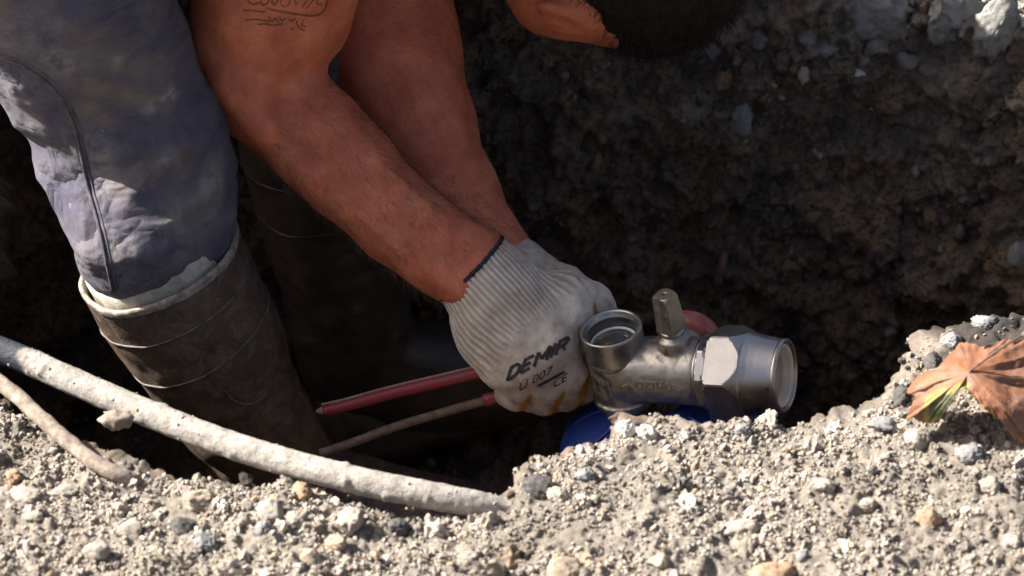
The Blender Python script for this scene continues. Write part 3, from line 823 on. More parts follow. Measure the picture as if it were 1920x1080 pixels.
def hair_sdf(p):
    sk = ell(p, hp(0, -.014, .026), HAX, (.082, .100, .098))
    q = (p - HEAD) @ HAX.T
    line = -((p - P(1134, 45, .02).astype(np.float32)) @ camvec(.68, .73, .05).astype(np.float32)) + .004 * gnoise(p * 35)
    cut = np.maximum(line, -(q[..., 2] + .058))
    d = smax(sk, cut, .008)
    return d + .0040 * gnoise(p * 45) + .0018 * gnoise(p * 130)
hV, hFc = sdf_mesh(hair_sdf, HEAD - .15, HEAD + .15, .003)
hair = obj('hair', hV, hFc, MT['hair'], person, label='short dark hair')
def strands():
    rg = np.random.default_rng(9); n = 14000
    c = rg.integers(0, len(hV), n); p = hV[c]
    nn = p - hp(0, -.012, .022); nn /= np.linalg.norm(nn, axis=1, keepdims=True)
    fl = hF * .45 + np.array([0, 0, -.25])
    d = nn * rg.uniform(.35, .9, (n, 1)) + fl + rg.normal(0, .28, (n, 3)); d /= np.linalg.norm(d, axis=1, keepdims=True)
    ln = rg.uniform(.005, .014, (n, 1)); side = np.cross(d, rg.normal(size=(n, 3))); side /= np.linalg.norm(side, axis=1, keepdims=True)
    w0 = .00016; tip = p + d * ln; mid = p + d * ln * .55 + nn * .001
    v = np.stack([p - side * w0, p + side * w0, mid + side * w0, mid - side * w0, tip], 1).reshape(-1, 3)
    o = np.arange(n)[:, None] * 5
    V, F = join([(v, [o + np.array([[0, 1, 2, 3]]), o + np.array([[3, 2, 4]])])])
    obj('hair_strands', V, F, MT['hair'], hair, kind='stuff')
strands()

# shirt over the trunk
def shirt_sdf(p):
    t = smin(seg(p, (-.16, .205, .36), (-.52, .125, .45), .118, .132), seg(p, (-.16, .40, .38), (-.52, .32, .47), .118, .132), .06)
    mid_n = SN + (EN - SN) * .42; mid_f = SF + (EF - SF) * .4
    t = smin(t, seg(p, SN, (-.17, .3, .38), .075, .1), .05); t = smin(t, seg(p, SF, (-.17, .36, .40), .075, .1), .05)
    t = smin(t, seg(p, SN, mid_n, .077, .080), .03); t = smin(t, seg(p, SF, mid_f, .075, .075), .03)
    cutn = (p - mid_n.astype(np.float32)) @ unit(EN - SN).astype(np.float32)
    near = np.linalg.norm(p - mid_n.astype(np.float32), axis=-1) < .16
    t = np.where(near, np.maximum(t, cutn), t)
    return t + .004 * gnoise(p * 14) + .002 * gnoise(p * 34)
sV, sF = sdf_mesh(shirt_sdf, (-.72, -.02, .16), (.05, .60, .68), .008)
obj('shirt', sV, sF, MT['shirt'], person, label='dark short sleeved shirt')

# trousers
HN, HFAR = P(-235, -500, -.19), np.array([-.52, .33, .40])
KN = P(262, 168, .0); KF = np.array([-.155, .31, .19])
AX = np.array([-math.sin(math.radians(20)), 0, math.cos(math.radians(20))])     # near boot shaft axis (upwards)
BC = P(297, 486, .034)                                                          # centre of the near boot rim
AXF = unit([-.10, .06, 1.0]); BCF = np.array([-.172, .23, .02])
def trouser_sdf(p):
    near = chain(p, [(HN, .112), (P(92, -60, -.07), .084), (P(168, 95, -.01), .0775), (P(212, 195, .01), .0695), (P(252, 285, .018), .0665), (P(284, 390, .028), .0605), (BC + AX * .03, .0555), (BC + AX * .008, .0490), (BC - AX * .06, .043)], .03)
    near = smin(near, seg(p, P(285, 215, -.005), P(350, 285, .012), .030, .030), .03)                        # knee bag
    near = smin(near, seg(p, P(378, 320, .012), P(392, 400, .02), .024, .020), .02)
    far = chain(p, [(HFAR, .11), (KF, .082), (BCF + (KF - BCF) * .4, .068), (BCF, .058), (BCF - AXF * .06, .05)], .03)
    pel = seg(p, HN, HFAR, .118, .115)
    d = smin(smin(near, far, .02), pel, .04)
    # folds: creases wrapping the shin and behind the knee
    q = (p - KN.astype(np.float32))
    s = q @ AX.astype(np.float32)
    wob = gnoise(p * 9)
    below = sstep(.05, -.02, s)
    fold = (np.abs(np.sin(s * 34 + 1.9 * wob + q[..., 0] * 16)) - .6) * .0050 * below + (np.abs(gnoise(p * np.array([10, 10, 22], np.float32) + 9)) - .2) * .010
    lefty = sstep(-.03, -.075, q[..., 0])
    saw = np.abs(((s * 13.0 + .55 * wob + q[..., 0] * 2.5) % 1.0) - .5) * 2
    fold = fold + (saw ** 1.5 - .4) * .011 * lefty * sstep(.02, -.05, s)
    return d + fold + .0042 * gnoise(p * 13 + 3) + .0022 * gnoise(p * 31) + .0008 * gnoise(p * 80)
tV, tF = sdf_mesh(trouser_sdf, (-.68, -.06, -.12), (-.02, .50, .64), .0032)
tV = relax(tV, tF, 1, .3)
def to_px(V):
    d = V - CAM; w_ = d @ FWD; k = PPM * DIST / w_
    return 960 + (d @ RGT) * k, 540 - (d @ UPV) * k
tx, ty = to_px(tV); tn = gnoise(tV * 40) * 14; facing = tV[:, 1] < .12
def blot(lst):
    out = np.zeros(len(tV))
    for x, y, rx, ry, rot, s in lst:
        c_, s_ = math.cos(math.radians(rot)), math.sin(math.radians(rot))
        u = ((tx + tn - x) * c_ + (ty + tn * .7 - y) * s_) / rx; v = (-(tx + tn - x) * s_ + (ty + tn * .7 - y) * c_) / ry
        out = np.maximum(out, s * np.clip(1.25 - np.sqrt(u * u + v * v), 0, 1))
    return np.clip(out * facing, 0, 1)
SMUDGE = blot([(215, 175, 120, 22, 12, .8), (180, 215, 60, 25, 20, .7), (385, 340, 26, 60, 20, .9), (330, 330, 40, 60, 0, .5), (260, 330, 90, 30, -30, .5), (215, 120, 80, 18, 8, .5), (350, 420, 50, 50, 0, .4), (150, 70, 90, 40, 0, .3)])
SCUFF = blot([(298, 190, 40, 14, -20, 1.25), (316, 178, 12, 20, 10, 1.25), (120, 120, 60, 40, 20, .5), (180, 300, 40, 70, 0, .5), (390, 350, 26, 70, 10, .6), (222, 118, 14, 26, 20, .5), (325, 130, 5, 5, 0, .9), (330, 440, 60, 70, 10, .35), (310, 300, 30, 26, 0, .45), (60, 60, 90, 50, 0, .25), (250, 470, 70, 40, 0, .25)])
trousers = obj('trousers', tV, tF, MT['trousers'], person, attrs={'smudge': SMUDGE, 'scuff': SCUFF}, label='grey blue dusty work trousers tucked into the boots')
TB = bvh_of(tV, tF)

def surf_path(pts, bvh, n, off=0.0):
    out = []
    for q in spline(np.array(pts, float), n):
        a, na = hit(bvh, *q)
        if a is not None: out.append(a + na * off)
    p = np.array(out)
    for _ in range(2): p[1:-1] = .25 * p[:-2] + .5 * p[1:-1] + .25 * p[2:]
    return p
sp = surf_path([(-10, 104), (50, 126), (105, 172), (135, 225), (152, 285), (165, 350), (185, 420), (200, 490), (212, 545)], TB, 70, .0002)
V, F = tube(sp, .0017, 8); obj('seam', V, F, MT['seam'], trousers)
sp2 = surf_path([(-10, 98), (52, 119), (112, 165), (143, 222), (160, 283), (173, 348), (193, 418), (208, 488), (220, 542)], TB, 70, .0)
V, F = tube(sp2, .0008, 6); obj('stitching', V, F, MT['seam'], trousers)

# boots
def make_boot(C, ax, toe, label, rim='rim', rub='boot'):
    ax = unit(ax); toe = unit(np.asarray(toe) - np.dot(toe, ax) * ax); sd = np.cross(ax, toe)
    a = np.linspace(0, 2 * math.pi, 72, endpoint=False)
    def ring(c, n_t, n_s, r1, r2, sq=0.0):
        return c + np.cos(a)[:, None] * n_t * r1 + np.sin(a)[:, None] * n_s * r2
    R = []
    H = C[2] - FLOOR
    hs = np.linspace(0, .235, 60)
    rt = np.interp(hs, [0, .02, .08, .15, .20, .235], [.0705, .070, .067, .060, .056, .056])
    rs = np.interp(hs, [0, .02, .08, .15, .20, .235], [.0690, .0685, .064, .055, .049, .047])
    for h, x, y in zip(hs, rt, rs):
        c = C - ax * h + toe * .004 * h / .2
        g = ring(c, toe, sd, x, y)
        nz = .0034 * gnoise(g * 18) + .0012 * gnoise(g * 60) + .0035 * (np.abs(gnoise(g * np.array([14, 14, 40]) + 4)) - .2) * float(sstep(.09, .17, h))
        R.append(g + (g - c) / np.linalg.norm(g - c, axis=1, keepdims=True) * nz[:, None])
    # ankle turning into the foot: rings fan forward about the instep
    base = C - ax * .235
    for k, (f, dn, r1, r2, tilt) in enumerate([(.010, .020, .060, .047, 14), (.026, .040, .064, .046, 30), (.050, .058, .064, .046, 50), (.085, .072, .055, .047, 68), (.120, .082, .046, .049, 80), (.155, .088, .038, .048, 88), (.185, .093, .030, .042, 92), (.205, .097, .018, .026, 94)]):
        th = math.radians(tilt); nt = toe * math.cos(th) + ax * math.sin(th)
        R.append(ring(base + toe * f - ax * dn, nt, sd, r1, r2))
    V, F = loft(R, True, (False, True))
    BM = (V, F)
    b = obj('boot', V, F, MT[rub], person, label=label)
    # heel block and sole
    hv = []
    for z, g in ((0, 1.0), (.012, 1.0), (.028, .94), (.07, .90)):
        cs = base - ax * (.115 - z)
        xx = np.where(np.cos(a) > 0, np.cos(a) * .21, np.cos(a) * .042); yy = np.sin(a) * np.interp(xx, [-.06, 0, .06, .14, .21], [.034, .042, .040, .048, .03])
        if z > .03: xx = np.minimum(xx, .08)
        hv.append(cs + xx[:, None] * toe * g + yy[:, None] * sd * g)
    V, F = loft(hv, True, (True, True)); obj('sole', V, F, MT[rub], b)
    # rim: pale worn lip, then the inner wall
    rr = []
    for dr, dh in ((.0004, -.004), (.0010, .0000), (.0006, .0022), (-.0010, .0032), (-.0028, .0026), (-.0036, .0002), (-.0038, -.006)):
        g = R[0] + (R[0] - C) / np.linalg.norm(R[0] - C, axis=1, keepdims=True) * dr + ax * dh
        rr.append(g)
    V, F = loft(rr, True); obj('rim', V, F, MT[rim], b)
    inn = [R[0] + (R[0] - C) / np.linalg.norm(R[0] - C, axis=1, keepdims=True) * -.0036 - ax * .003,
           R[20] + (R[20] - (C - ax * hs[20])) * -.05, R[34] + (R[34] - (C - ax * hs[34])) * -.06]
    V, F = loft(inn, True, (False, True)); obj('inner_wall', V, F, MT[rub], b)
    # moulded bands
    for h0, tl in ((.034, .006), (.078, .010)):
        pth = []
        for k in range(73):
            an = a[k % 72]; h = h0 + tl * math.cos(an + 2.4)
            i = int(np.clip(h / .235 * 59, 0, 58)); fr = h / .235 * 59 - i
            q = R[i][k % 72] * (1 - fr) + R[i + 1][k % 72] * fr
            pth.append(q)
        V, F = tube(np.array(pth), .0011, 8, (False, False), ref=ax); obj('band', V, F, MT['ridge'] if rub == 'boot' else MT[rub], b)
    return b, R, a, BM
boot_n, RN, ANG, BM = make_boot(BC, AX, np.array([.93, -.28, 0]), 'muddy dark brown rubber boot in front')
boot_f, RF, _, _ = make_boot(BCF, AXF, np.array([.9, .25, 0]), 'rubber boot behind with its shade painted into the dark colour', 'shaded_rubber', 'shaded_rubber')
# oval ankle guard pressed into the near boot
bb = bvh_of(*BM)
pg = surf_path([(422, 732), (436, 750), (460, 758), (484, 752), (500, 736)], bb, 30, .0001)
V, F = tube(pg, .0013, 8); obj('ankle_guard', V, F, MT['ridge'], boot_n)

# felt lining standing inside the rim
def lining(C, ax, R, hi):
    a = ANG; rg = np.random.default_rng(2)
    rows = []
    up = .009 + hi * (.5 + .5 * np.cos(a - .45)) ** 2 + .0030 * gnoise(np.stack([np.cos(a) * 3, np.sin(a) * 3, a * 0], 1)) + .0016 * gnoise(np.stack([np.cos(a) * 12, np.sin(a) * 12, a * 0], 1))
    d = (R[0] - C); d = d / np.linalg.norm(d, axis=1, keepdims=True)
    for f, inset in ((-.03, .0075), (0, .0070), (.4, .0066), (.8, .0072), (1.0, .0085), (.98, .0105), (.4, .0118), (-.03, .012)):
        g = R[0] - d * inset + ax * (up * f if f > 0 else f)[:, None] if f > 0 else R[0] - d * inset + ax * f
        g = g + d * (.0016 * gnoise(g * 70))[:, None]
        rows.append(g)
    return loft(rows, True)
V, F = lining(BC, AX, RN, .026); obj('lining', V, F, MT['lining'], boot_n, label='cream felt lining showing above the rim')

# ------------------------------------------------------------------ gloves
# near hand: back of the hand to the camera, fingers closed round the pliers
FING = {
 'index':  [(P(1072, 588, .006), .0150), (P(1092, 664, .020), .0135), (P(1094, 728, .034), .0125), (P(1062, 742, .052), .0115)],
 'middle': [(P(1040, 640, -.006), .0155), (P(1070, 700, .006), .0140), (P(1064, 740, .030), .0130), (P(1030, 742, .048), .0115)],
 'ring':   [(P(998, 680, -.006), .0150), (P(1028, 722, .008), .0135), (P(1020, 750, .030), .0122), (P(992, 748, .046), .0110)],
 'little': [(P(954, 690, .004), .0135), (P(972, 726, .016), .0120), (P(968, 744, .034), .0112), (P(950, 738, .046), .0105)]}
FDIR = unit(P(1010, 630, 0) - P(888, 508, .02))         # along the hand
def wrist_frame(p):
    q = p - P(888, 508, .02).astype(np.float32)
    return q @ FDIR.astype(np.float32), q
SIDE = unit(np.cross(FDIR, -FWD)); NRM = np.cross(SIDE, FDIR)
def cuff_angle(p):
    t, q = wrist_frame(p)
    return np.arctan2(q @ SIDE.astype(np.float32), q @ NRM.astype(np.float32)), t

def glove_core(p):
    d = chain(p, [(P(884, 504, .02), .0352), (P(935, 558, .018), .0345), (P(975, 602, .016), .0360)], .02)
    # palm as a fan of bones
    for k, r0, r1, w0 in (('index', .021, .0180, (965, 568, .012)), ('middle', .026, .0195, (950, 580, .008)), ('ring', .026, .0190, (932, 600, .008)), ('little', .024, .0175, (918, 606, .014))):
        d = smin(d, seg(p, P(*w0), FING[k][0][0], r0, r1), .016)
    d = smin(d, seg(p, P(908, 636, .022), P(938, 684, .022), .019, .017), .02)          # heel of the hand
    for k in FING:
        f = chain(p, FING[k], .006)
        d = smin(d, f, .0045)
    th = chain(p, [(P(985, 562, .025), .021), (P(1060, 556, .022), .0185), (P(1108, 572, .030), .0165), (P(1128, 604, .042), .0140), (P(1138, 640, .055), .0120)], .012)
    d = smin(d, th, .012)
    return d

def rib_w(p):
    an, t = cuff_angle(p)
    return np.cos(an * 46), sstep(.088, .055, t)

def glove_sdf(p):
    d = glove_core(p)
    an, t = cuff_angle(p)
    rb, wt = rib_w(p)
    d = d - .0009 * rb * wt
    cut = -(t + .004 - .014 * np.cos(an))         # open end of the cuff, cut aslant
    d = np.maximum(d, cut)
    d = d + .0012 * gnoise(p * 45) * sstep(.04, .07, t) + .0008 * gnoise(p * 110)
    # soft creases across the knuckles
    return d

gV, gF = sdf_mesh(glove_sdf, P(870, 560, 0) - np.array([.06, .10, .18]), P(1010, 620, .01) + np.array([.12, .12, .18]), .0013)
def glove_attrs(V, fing, palmdir, thr):
    p = V.astype(np.float32)
    dist = np.full(len(p), 9.0); side = np.zeros(len(p))
    for k in fing:
        for (a, r1), (b, r2) in zip(fing[k][:-1], fing[k][1:]):
            ab = b - a; t = np.clip(((p - a) @ ab) / (ab @ ab), 0, 1); q = p - a - t[:, None] * ab; r = np.linalg.norm(q, axis=1)
            m = r < dist
            dist = np.where(m, r, dist); side = np.where(m, (q @ palmdir) / (r + 1e-6), side)
    return sstep(thr - .10, thr + .06, side + .15 * gnoise(p * 90)) * (dist < .021)
PALM = camvec(.62, -.42, .66)
rb, wt = rib_w(gV.astype(np.float32))
glove = obj('glove', gV, gF, MT['glove'], person, attrs={'coat': glove_attrs(gV, FING, PALM, .30), 'rib': 1 - wt * (.5 - .5 * rb), 'soil': sstep(.085, .135, wrist_frame(gV)[0] + .012 * gnoise(gV * 35)) * .85}, label='soiled white knit glove with yellow palm and black print')
GLB = bvh_of(gV, gF)

# dark overlocked hem round the cuff
def hem_path():
    pts = []
    for an in np.linspace(0, 2 * math.pi, 90):
        t = -.004 + .014 * math.cos(an)
        o = P(888, 508, .02) + FDIR * (t + .0008); dv = math.sin(an) * SIDE + math.cos(an) * NRM
        lo_, hi_ = .015, .06
        for _ in range(18):
            mid = (lo_ + hi_) / 2
            if glove_core((o + dv * mid)[None].astype(np.float32))[0] < 0: lo_ = mid
            else: hi_ = mid
        pts.append(o + dv * lo_)
    return np.array(pts)
hm = hem_path()
V, F = tube(hm, .0019 + .0004 * np.sin(np.arange(90) * 1.9), 10, (False, False), ref=FDIR); obj('hem', V, F, MT['hem'], glove)

# printed lettering
def text_mesh(s, shear=0.0, bold=0.0):
    cu = bpy.data.curves.new('lettering', 'FONT'); cu.body = s; cu.shear = shear; cu.offset = bold; cu.size = 1.0; cu.resolution_u = 3
    o = bpy.data.objects.new('lettering', cu); COL.objects.link(o)
    dg = bpy.context.evaluated_depsgraph_get(); me = bpy.data.meshes.new_from_object(o.evaluated_get(dg))
    bpy.data.objects.remove(o); bpy.data.curves.remove(cu)
    bm = bmesh.new(); bm.from_mesh(me); bpy.data.meshes.remove(me)
    bmesh.ops.triangulate(bm, faces=bm.faces[:])
    for _ in range(2):
        es = [e for e in bm.edges if e.calc_length() > .12]
        if es: bmesh.ops.subdivide_edges(bm, edges=es, cuts=1)
        bmesh.ops.triangulate(bm, faces=bm.faces[:])
    bm.verts.index_update()
    V = np.array([v.co[:] for v in bm.verts]); F = np.array([[v.index for v in f.verts] for f in bm.faces]); bm.free()
    return V, F

def print_on(s, o, bx, upx, bvh, mat, parent, name, bold=0.0, off=.00045):
    """lay lettering s on a surface: o pixel of its start, bx pixel vector of the whole baseline, upx pixel vector of one cap height"""
    V, F = text_mesh(s, 0, bold)
    x0, x1 = V[:, 0].min(), V[:, 0].max(); cap = .72
    out = []
    for v in V:
        q = np.array(o, float) + np.array(bx) * (v[0] - x0) / (x1 - x0) + np.array(upx) * v[1] / cap
        a, n = hit(bvh, *q)
        out.append(a + n * off if a is not None else P(q[0], q[1], .02))
    return obj(name, np.array(out), F, mat, parent, smooth=False)
LET = {'D': [[(0, 0), (0, 1)], [(0, .06), (.35, .06), (.62, .3), (.62, .7), (.35, .94), (0, .94)]], 'E': [[(0, 0), (0, 1)], [(0, .06), (.58, .06)], [(0, .5), (.5, .5)], [(0, .94), (.58, .94)]],
       'M': [[(0, 0), (0, 1)], [(.04, .95), (.4, .3)], [(.4, .3), (.76, .95)], [(.8, 0), (.8, 1)]], 'I': [[(0, 0), (0, 1)]], 'R': [[(0, 0), (0, 1)], [(0, .94), (.4, .94), (.6, .76), (.4, .5), (0, .5)], [(.3, .5), (.62, 0)]]}
x_, prt = 0.0, []
for ch, adv in zip('DEMIR', (.90, .86, 1.10, .30, .7)):
    for st in LET[ch]:
        q = np.array([(951 + 28.5 * (x_ + u) + 9 * v, 714 - 15.3 * (x_ + u) - 27 * v) for u, v in st])
        if len(q) == 2: q = np.stack([q[0] + (q[1] - q[0]) * t for t in (0, .33, .67, 1)])
        r = ribbon(q, 6.2, GLB, .0005 + .00004 * len(prt))
        if r: prt.append(r)
    x_ += adv
V, F = join(prt); obj('print', V, F, MT['print'], glove)
print_on('Ü 007', (972, 734), (62, -34), (4, -17), GLB, MT['print'], glove, 'print', .006)
print_on('CE', (1036, 728), (26, -14), (3, -17), GLB, MT['print'], glove, 'print', .01)
r = ribbon([(1008, 724), (1030, 712), (1058, 697)], 5, GLB, .00045)
if r: obj('print', r[0], r[1], MT['print'], glove)

# far hand, half hidden behind the near one
FING2 = {
 'index':  [(P(1075, 590, .062), .0145), (P(1120, 628, .070), .0130), (P(1140, 665, .062), .0115)],
 'middle': [(P(1055, 615, .075), .0145), (P(1100, 655, .085), .0130), (P(1130, 690, .072), .0115)],
 'ring':   [(P(1035, 640, .085), .0140), (P(1080, 680, .095), .0125), (P(1110, 712, .082), .0110)],
 'little': [(P(1015, 660, .09), .0130), (P(1055, 700, .10), .0115), (P(1085, 722, .088), .0105)]}
def glove2_sdf(p):
    a0 = P(930, 500, .073); d = chain(p, [(a0, .0345), (P(978, 545, .066), .0335), (P(1010, 572, .064), .032)], .02)
    for k in FING2:
        d = smin(d, seg(p, P(985, 560, .068), FING2[k][0][0], .024, .018), .016); d = smin(d, chain(p, FING2[k], .006), .005)
    d = smin(d, chain(p, [(P(1000, 536, .05), .020), (P(1060, 540, .045), .0165), (P(1108, 566, .05), .014), (P(1132, 600, .052), .012)], .01), .014)
    d = smin(d, seg(p, P(1000, 494, .05), P(1010, 498, .05), .009, .007), .012)
    fd = unit(P(1010, 560, .064) - a0)
    d = np.maximum(d, -((p - a0.astype(np.float32)) @ fd.astype(np.float32)))
    return d + .0010 * gnoise(p * 60) + .0006 * gnoise(p * 140)
g2V, g2F = sdf_mesh(glove2_sdf, P(940, 560, .08) - np.array([.09, .13, .16]), P(1060, 600, .08) + np.array([.12, .13, .16]), .0022)
glove2 = obj('glove', g2V, g2F, MT['glove'], person, attrs={'coat': glove_attrs(g2V, FING2, PALM, .4), 'rib': np.ones(len(g2V)), 'soil': np.full(len(g2V), .45)}, label='soiled white glove of the hand behind')

# ------------------------------------------------------------------ pliers
pl = empty('pliers', P(1125, 648, .034))
tag(pl, 'red handled pliers gripped in the gloved hand', 'pliers')
h1 = spline([P(592, 772, .066), P(640, 762, .064), P(740, 735, .060), P(880, 702, .052), P(1000, 672, .044), P(1118, 646, .040)], 60)
r1 = np.interp(np.linspace(0, 1, 60), [0, .03, .10, .3, .7, 1], [.0010, .0028, .0048, .0058, .006, .006])
V, F = tube(h1[4:], r1[4:], 14, flat=.9); obj('handle', V, F, MT['grip'], pl, label='red dipped handle')
V, F = tube(h1[:5], r1[:5] * np.linspace(1, .98, 5), 14, flat=.9); obj('handle_tip', V, F, MT['worn'], pl)
V, F = tube(h1[3:44] + UPV * .0052 - FWD * .002, .0012, 8); obj('grip_seam', V, F, MT['worn'], pl)
h2 = spline([P(600, 850, .066), P(660, 830, .064), P(745, 799, .060), P(835, 772, .056), P(930, 744, .050), P(1030, 706, .044), P(1122, 656, .038)], 60)
V, F = tube(h2[:42], .0038, 12); obj('bare_arm', V, F, MT['rusty'], pl, label='bare rusty end of the lower handle')
pp = h2[37:]; rr = .0050 + .0006 * np.sign(np.sin(np.arange(len(pp)) * 2.1)) * (np.arange(len(pp)) < 16)
V, F = tube(pp, rr, 14); obj('handle', V, F, MT['grip'], pl, label='ribbed red lower grip')
V, F = lathe([(0, -.008), (.012, -.008), (.0135, -.006), (.0135, .006), (.012, .008), (0, .008)], P(1126, 648, .038), camvec(0, .5, -.8), RGT, 32); obj('joint', V, F, MT['steel_dark'], pl)
for s in (-1, 1):
    j = spline([P(1126, 648, .038), P(1142, 642 + 14 * s, .042), P(1166, 632 + 18 * s, .040), P(1190, 622 + 8 * s, .036)], 18)
    V, F = tube(j, np.linspace(.009, .005, 18), 10, flat=.7); obj('jaw', V, F, MT['steel_dark'], pl)

# ------------------------------------------------------------------ valve
vx = unit(RGT * .92 - UPV * .035 - FWD * .39)
vz0 = RGT * -.21 + UPV * .80 - FWD * .56
vz = unit(vz0 - vx * (vz0 @ vx)); vy = np.cross(vz, vx)
VO = P(1163, 690, .0)
mm = .001
def vp(x, y, z): return VO + (vx * x + vy * y + vz * z) * mm
valve = empty('valve', vp(0, 0, -40))
tag(valve, 'nickel plated angle stop valve with open top port and hexagonal union nut', 'valve')
def vl(profile, o, ax, mat, name, parent=valve, m=72, rfun=None, smooth=True, label=None):
    V, F = lathe([(r * mm, h * mm) for r, h in profile], o, ax, vx if abs(np.dot(ax, vx)) < .5 else vy, m, rfun)
    o_ = obj(name, V, F, mat, parent, smooth, label=label)
    return o_
def arc(r0, h0, r1, h1, n=4):
    return [(r0 + (r1 - r0) * math.sin(math.pi / 2 * k / n), h0 + (h1 - h0) * (1 - math.cos(math.pi / 2 * k / n))) for k in range(n + 1)]
# cast body: upright barrel and side branch melted together
def valve_sdf(p):
    q = (p - VO.astype(np.float32)) / mm
    x, y, z = q @ vx.astype(np.float32), q @ vy.astype(np.float32), q @ vz.astype(np.float32)
    ru = np.sqrt(x * x + y * y); rbx = np.sqrt(y * y + z * z)
    up = np.maximum(ru - 25.2, np.maximum(z - 16, -z - 32))
    low = np.maximum(ru - 27.4, np.abs(z + 26) - 3.2)
    br = np.maximum(rbx - np.interp(x, [0, 60, 70, 74], [27.0, 27.4, 27.4, 26.0]), np.maximum(-x, x - 74))
    rb_ = np.maximum(np.sqrt((x - 48) ** 2 + z * z) - 21, np.maximum(-y, y - 34))
    bs = np.maximum(np.sqrt((x - 53) ** 2 + y * y) - 13.2, np.maximum(-z, z - 33.5))
    d = smin(up, br, 3.0); d = smin(d, rb_, 3.0); d = smin(d, bs, 2.5); d = smin(d, low, 1.2)
    bore = np.maximum(ru - 18, -(z + 8))
    d = np.maximum(d, -bore)
    return (d + .22 * gnoise(q * .12) + .10 * gnoise(q * .5)) * mm
vV, vF = sdf_mesh(valve_sdf, VO - .085, VO + .098, .0012)
vV = relax(vV, vF, 2, .35)
vbody = obj('valve_body', vV, vF, MT['nickel_cast'], valve)
VB = bvh_of(vV, vF)
hexr = lambda R_, ph, n=6: (lambda a: R_ * math.cos(math.pi / n) / np.cos(((a - ph) % (2 * math.pi / n)) - math.pi / n))
h8 = hexr(27.6, .2, 8)
# octagonal collar and open mouth of the upper port
vl([(24.6, 13), (25.8, 14.2), (26.2, 16), (26.2, 18)], VO, vz, MT['nickel_cast'], 'collar', rfun=lambda a, h, r: np.minimum(h8(a) * mm, r))
vl([(25.6, 17.6), (25.0, 19), (24.8, 34), (25.4, 36), (25.6, 40), (25.2, 41.2), (24.4, 41.6), (23.2, 41.3), (22.6, 40.2), (22.4, 38.6), (21.6, 37.4)] +
   sum([[(21.5, 37 - 2 * k), (20.4, 36 - 2 * k)] for k in range(8)], []) + [(20.2, 20), (18.2, 17), (17.6, 2), (0.1, 1)], VO, vz, MT['nickel_smooth'], 'port_ring', label='threaded open mouth')
V, F = tube(np.array([vp(18.6 * math.cos(t), 18.6 * math.sin(t), 27) for t in np.linspace(0, 2 * math.pi, 60)]), 1.3 * mm, 10, (False, False), ref=vz); obj('gasket', V, F, MT['gasket'], valve)
# foot below
vl([(24, -28), (24, -34), (22, -35), (22, -48)], VO, vz, MT['brass_dull'], 'foot')
# spindle
sq = hexr(12.8, math.radians(20), 4)
vl([(13.4, 32), (13.4, 35.4), (12.6, 36.4), (10.2, 36.6), (10.0, 40), (8, 40.2)], vp(53, 0, 0), vz, MT['nickel_cast'], 'gland')
vl([(9.6, 39), (10.2, 39.6), (10.2, 42.6), (9.6, 43.2), (8, 43.4)], vp(53, 0, 0), vz, MT['nickel_smooth'], 'gland_ring')
taper = lambda a, h, r: np.minimum(sq(a) * (1 - .0055 * (h / mm - 43)) * mm, r)
vl([(12.4, 41), (12.2, 66), (11.4, 73.6), (10.6, 75), (9, 77), (7.4, 77.6), (2.6, 77.6), (2.0, 77.2), (1.8, 75.6), (.05, 75.5)], vp(53, 0, 0), vz, MT['brass_dull'], 'spindle', smooth=False, m=80, rfun=taper, label='square brass spindle')
# locking ring and union nut on the branch
h6 = hexr(31.8, .35, 8)
vl([(26, 70), (28.4, 71.2), (28.6, 73.5), (27.8, 74.6)], VO, vx, MT['nickel_smooth'], 'washer')
vl([(20, 74), (29.6, 74.3), (31.6, 75.2), (31.8, 79.6), (30.2, 81.4), (27.5, 81.6)], VO, vx, MT['nickel_smooth'], 'lock_nut', smooth=False, m=96, rfun=lambda a, h, r: np.minimum(h6(a) * mm, r))
hn = hexr(40.5, math.radians(36), 6)
cone = [(26, 82.5), (34.0, 83), (38.4, 84.2), (39.8, 86), (40.3, 88)] + [(40.4, 89 + 1.5 * k) for k in range(9)] + [(39.9 - .55 * k, 102 + 1.2 * k) for k in range(9)] + \
       [(34.4, 113), (33.0, 118), (31.8, 124), (30.8, 130), (30.0, 135), (29.6, 138)]
vl(cone, VO, vx, MT['nickel_smooth'], 'union_nut', smooth=False, m=144, rfun=lambda a, h, r: np.minimum(hn(a) * mm, r))
un = valve.children[-1]
vl([(29.0, 137.6), (29.8, 138.2), (30.2, 139.8), (29.8, 141.4), (28.8, 142.2), (27.2, 141.9), (26.4, 140.4), (26.0, 138), (25.9, 116), (12, 115)], VO, vx, MT['nickel_smooth'], 'end_ring', un)
vl([(25.6, 139.2), (25.0, 140.0), (23.6, 139.6), (23.2, 137), (23.0, 133), (22.6, 132.6), (22.6, 131), (22.9, 130.5), (22.9, 120), (14, 119)], VO, vx, MT['seal'], 'seal', un, label='cream plastic insert')
# red cap behind
vl([(19, 30), (24, 31), (25, 33), (25, 44), (24.2, 46.5), (22, 48), (17.5, 48.6), (16.8, 47), (15.6, 47), (15, 48.4), (.05, 49)], vp(49, 0, 2), vy, MT['red'], 'cap', label='scuffed red plastic cap')
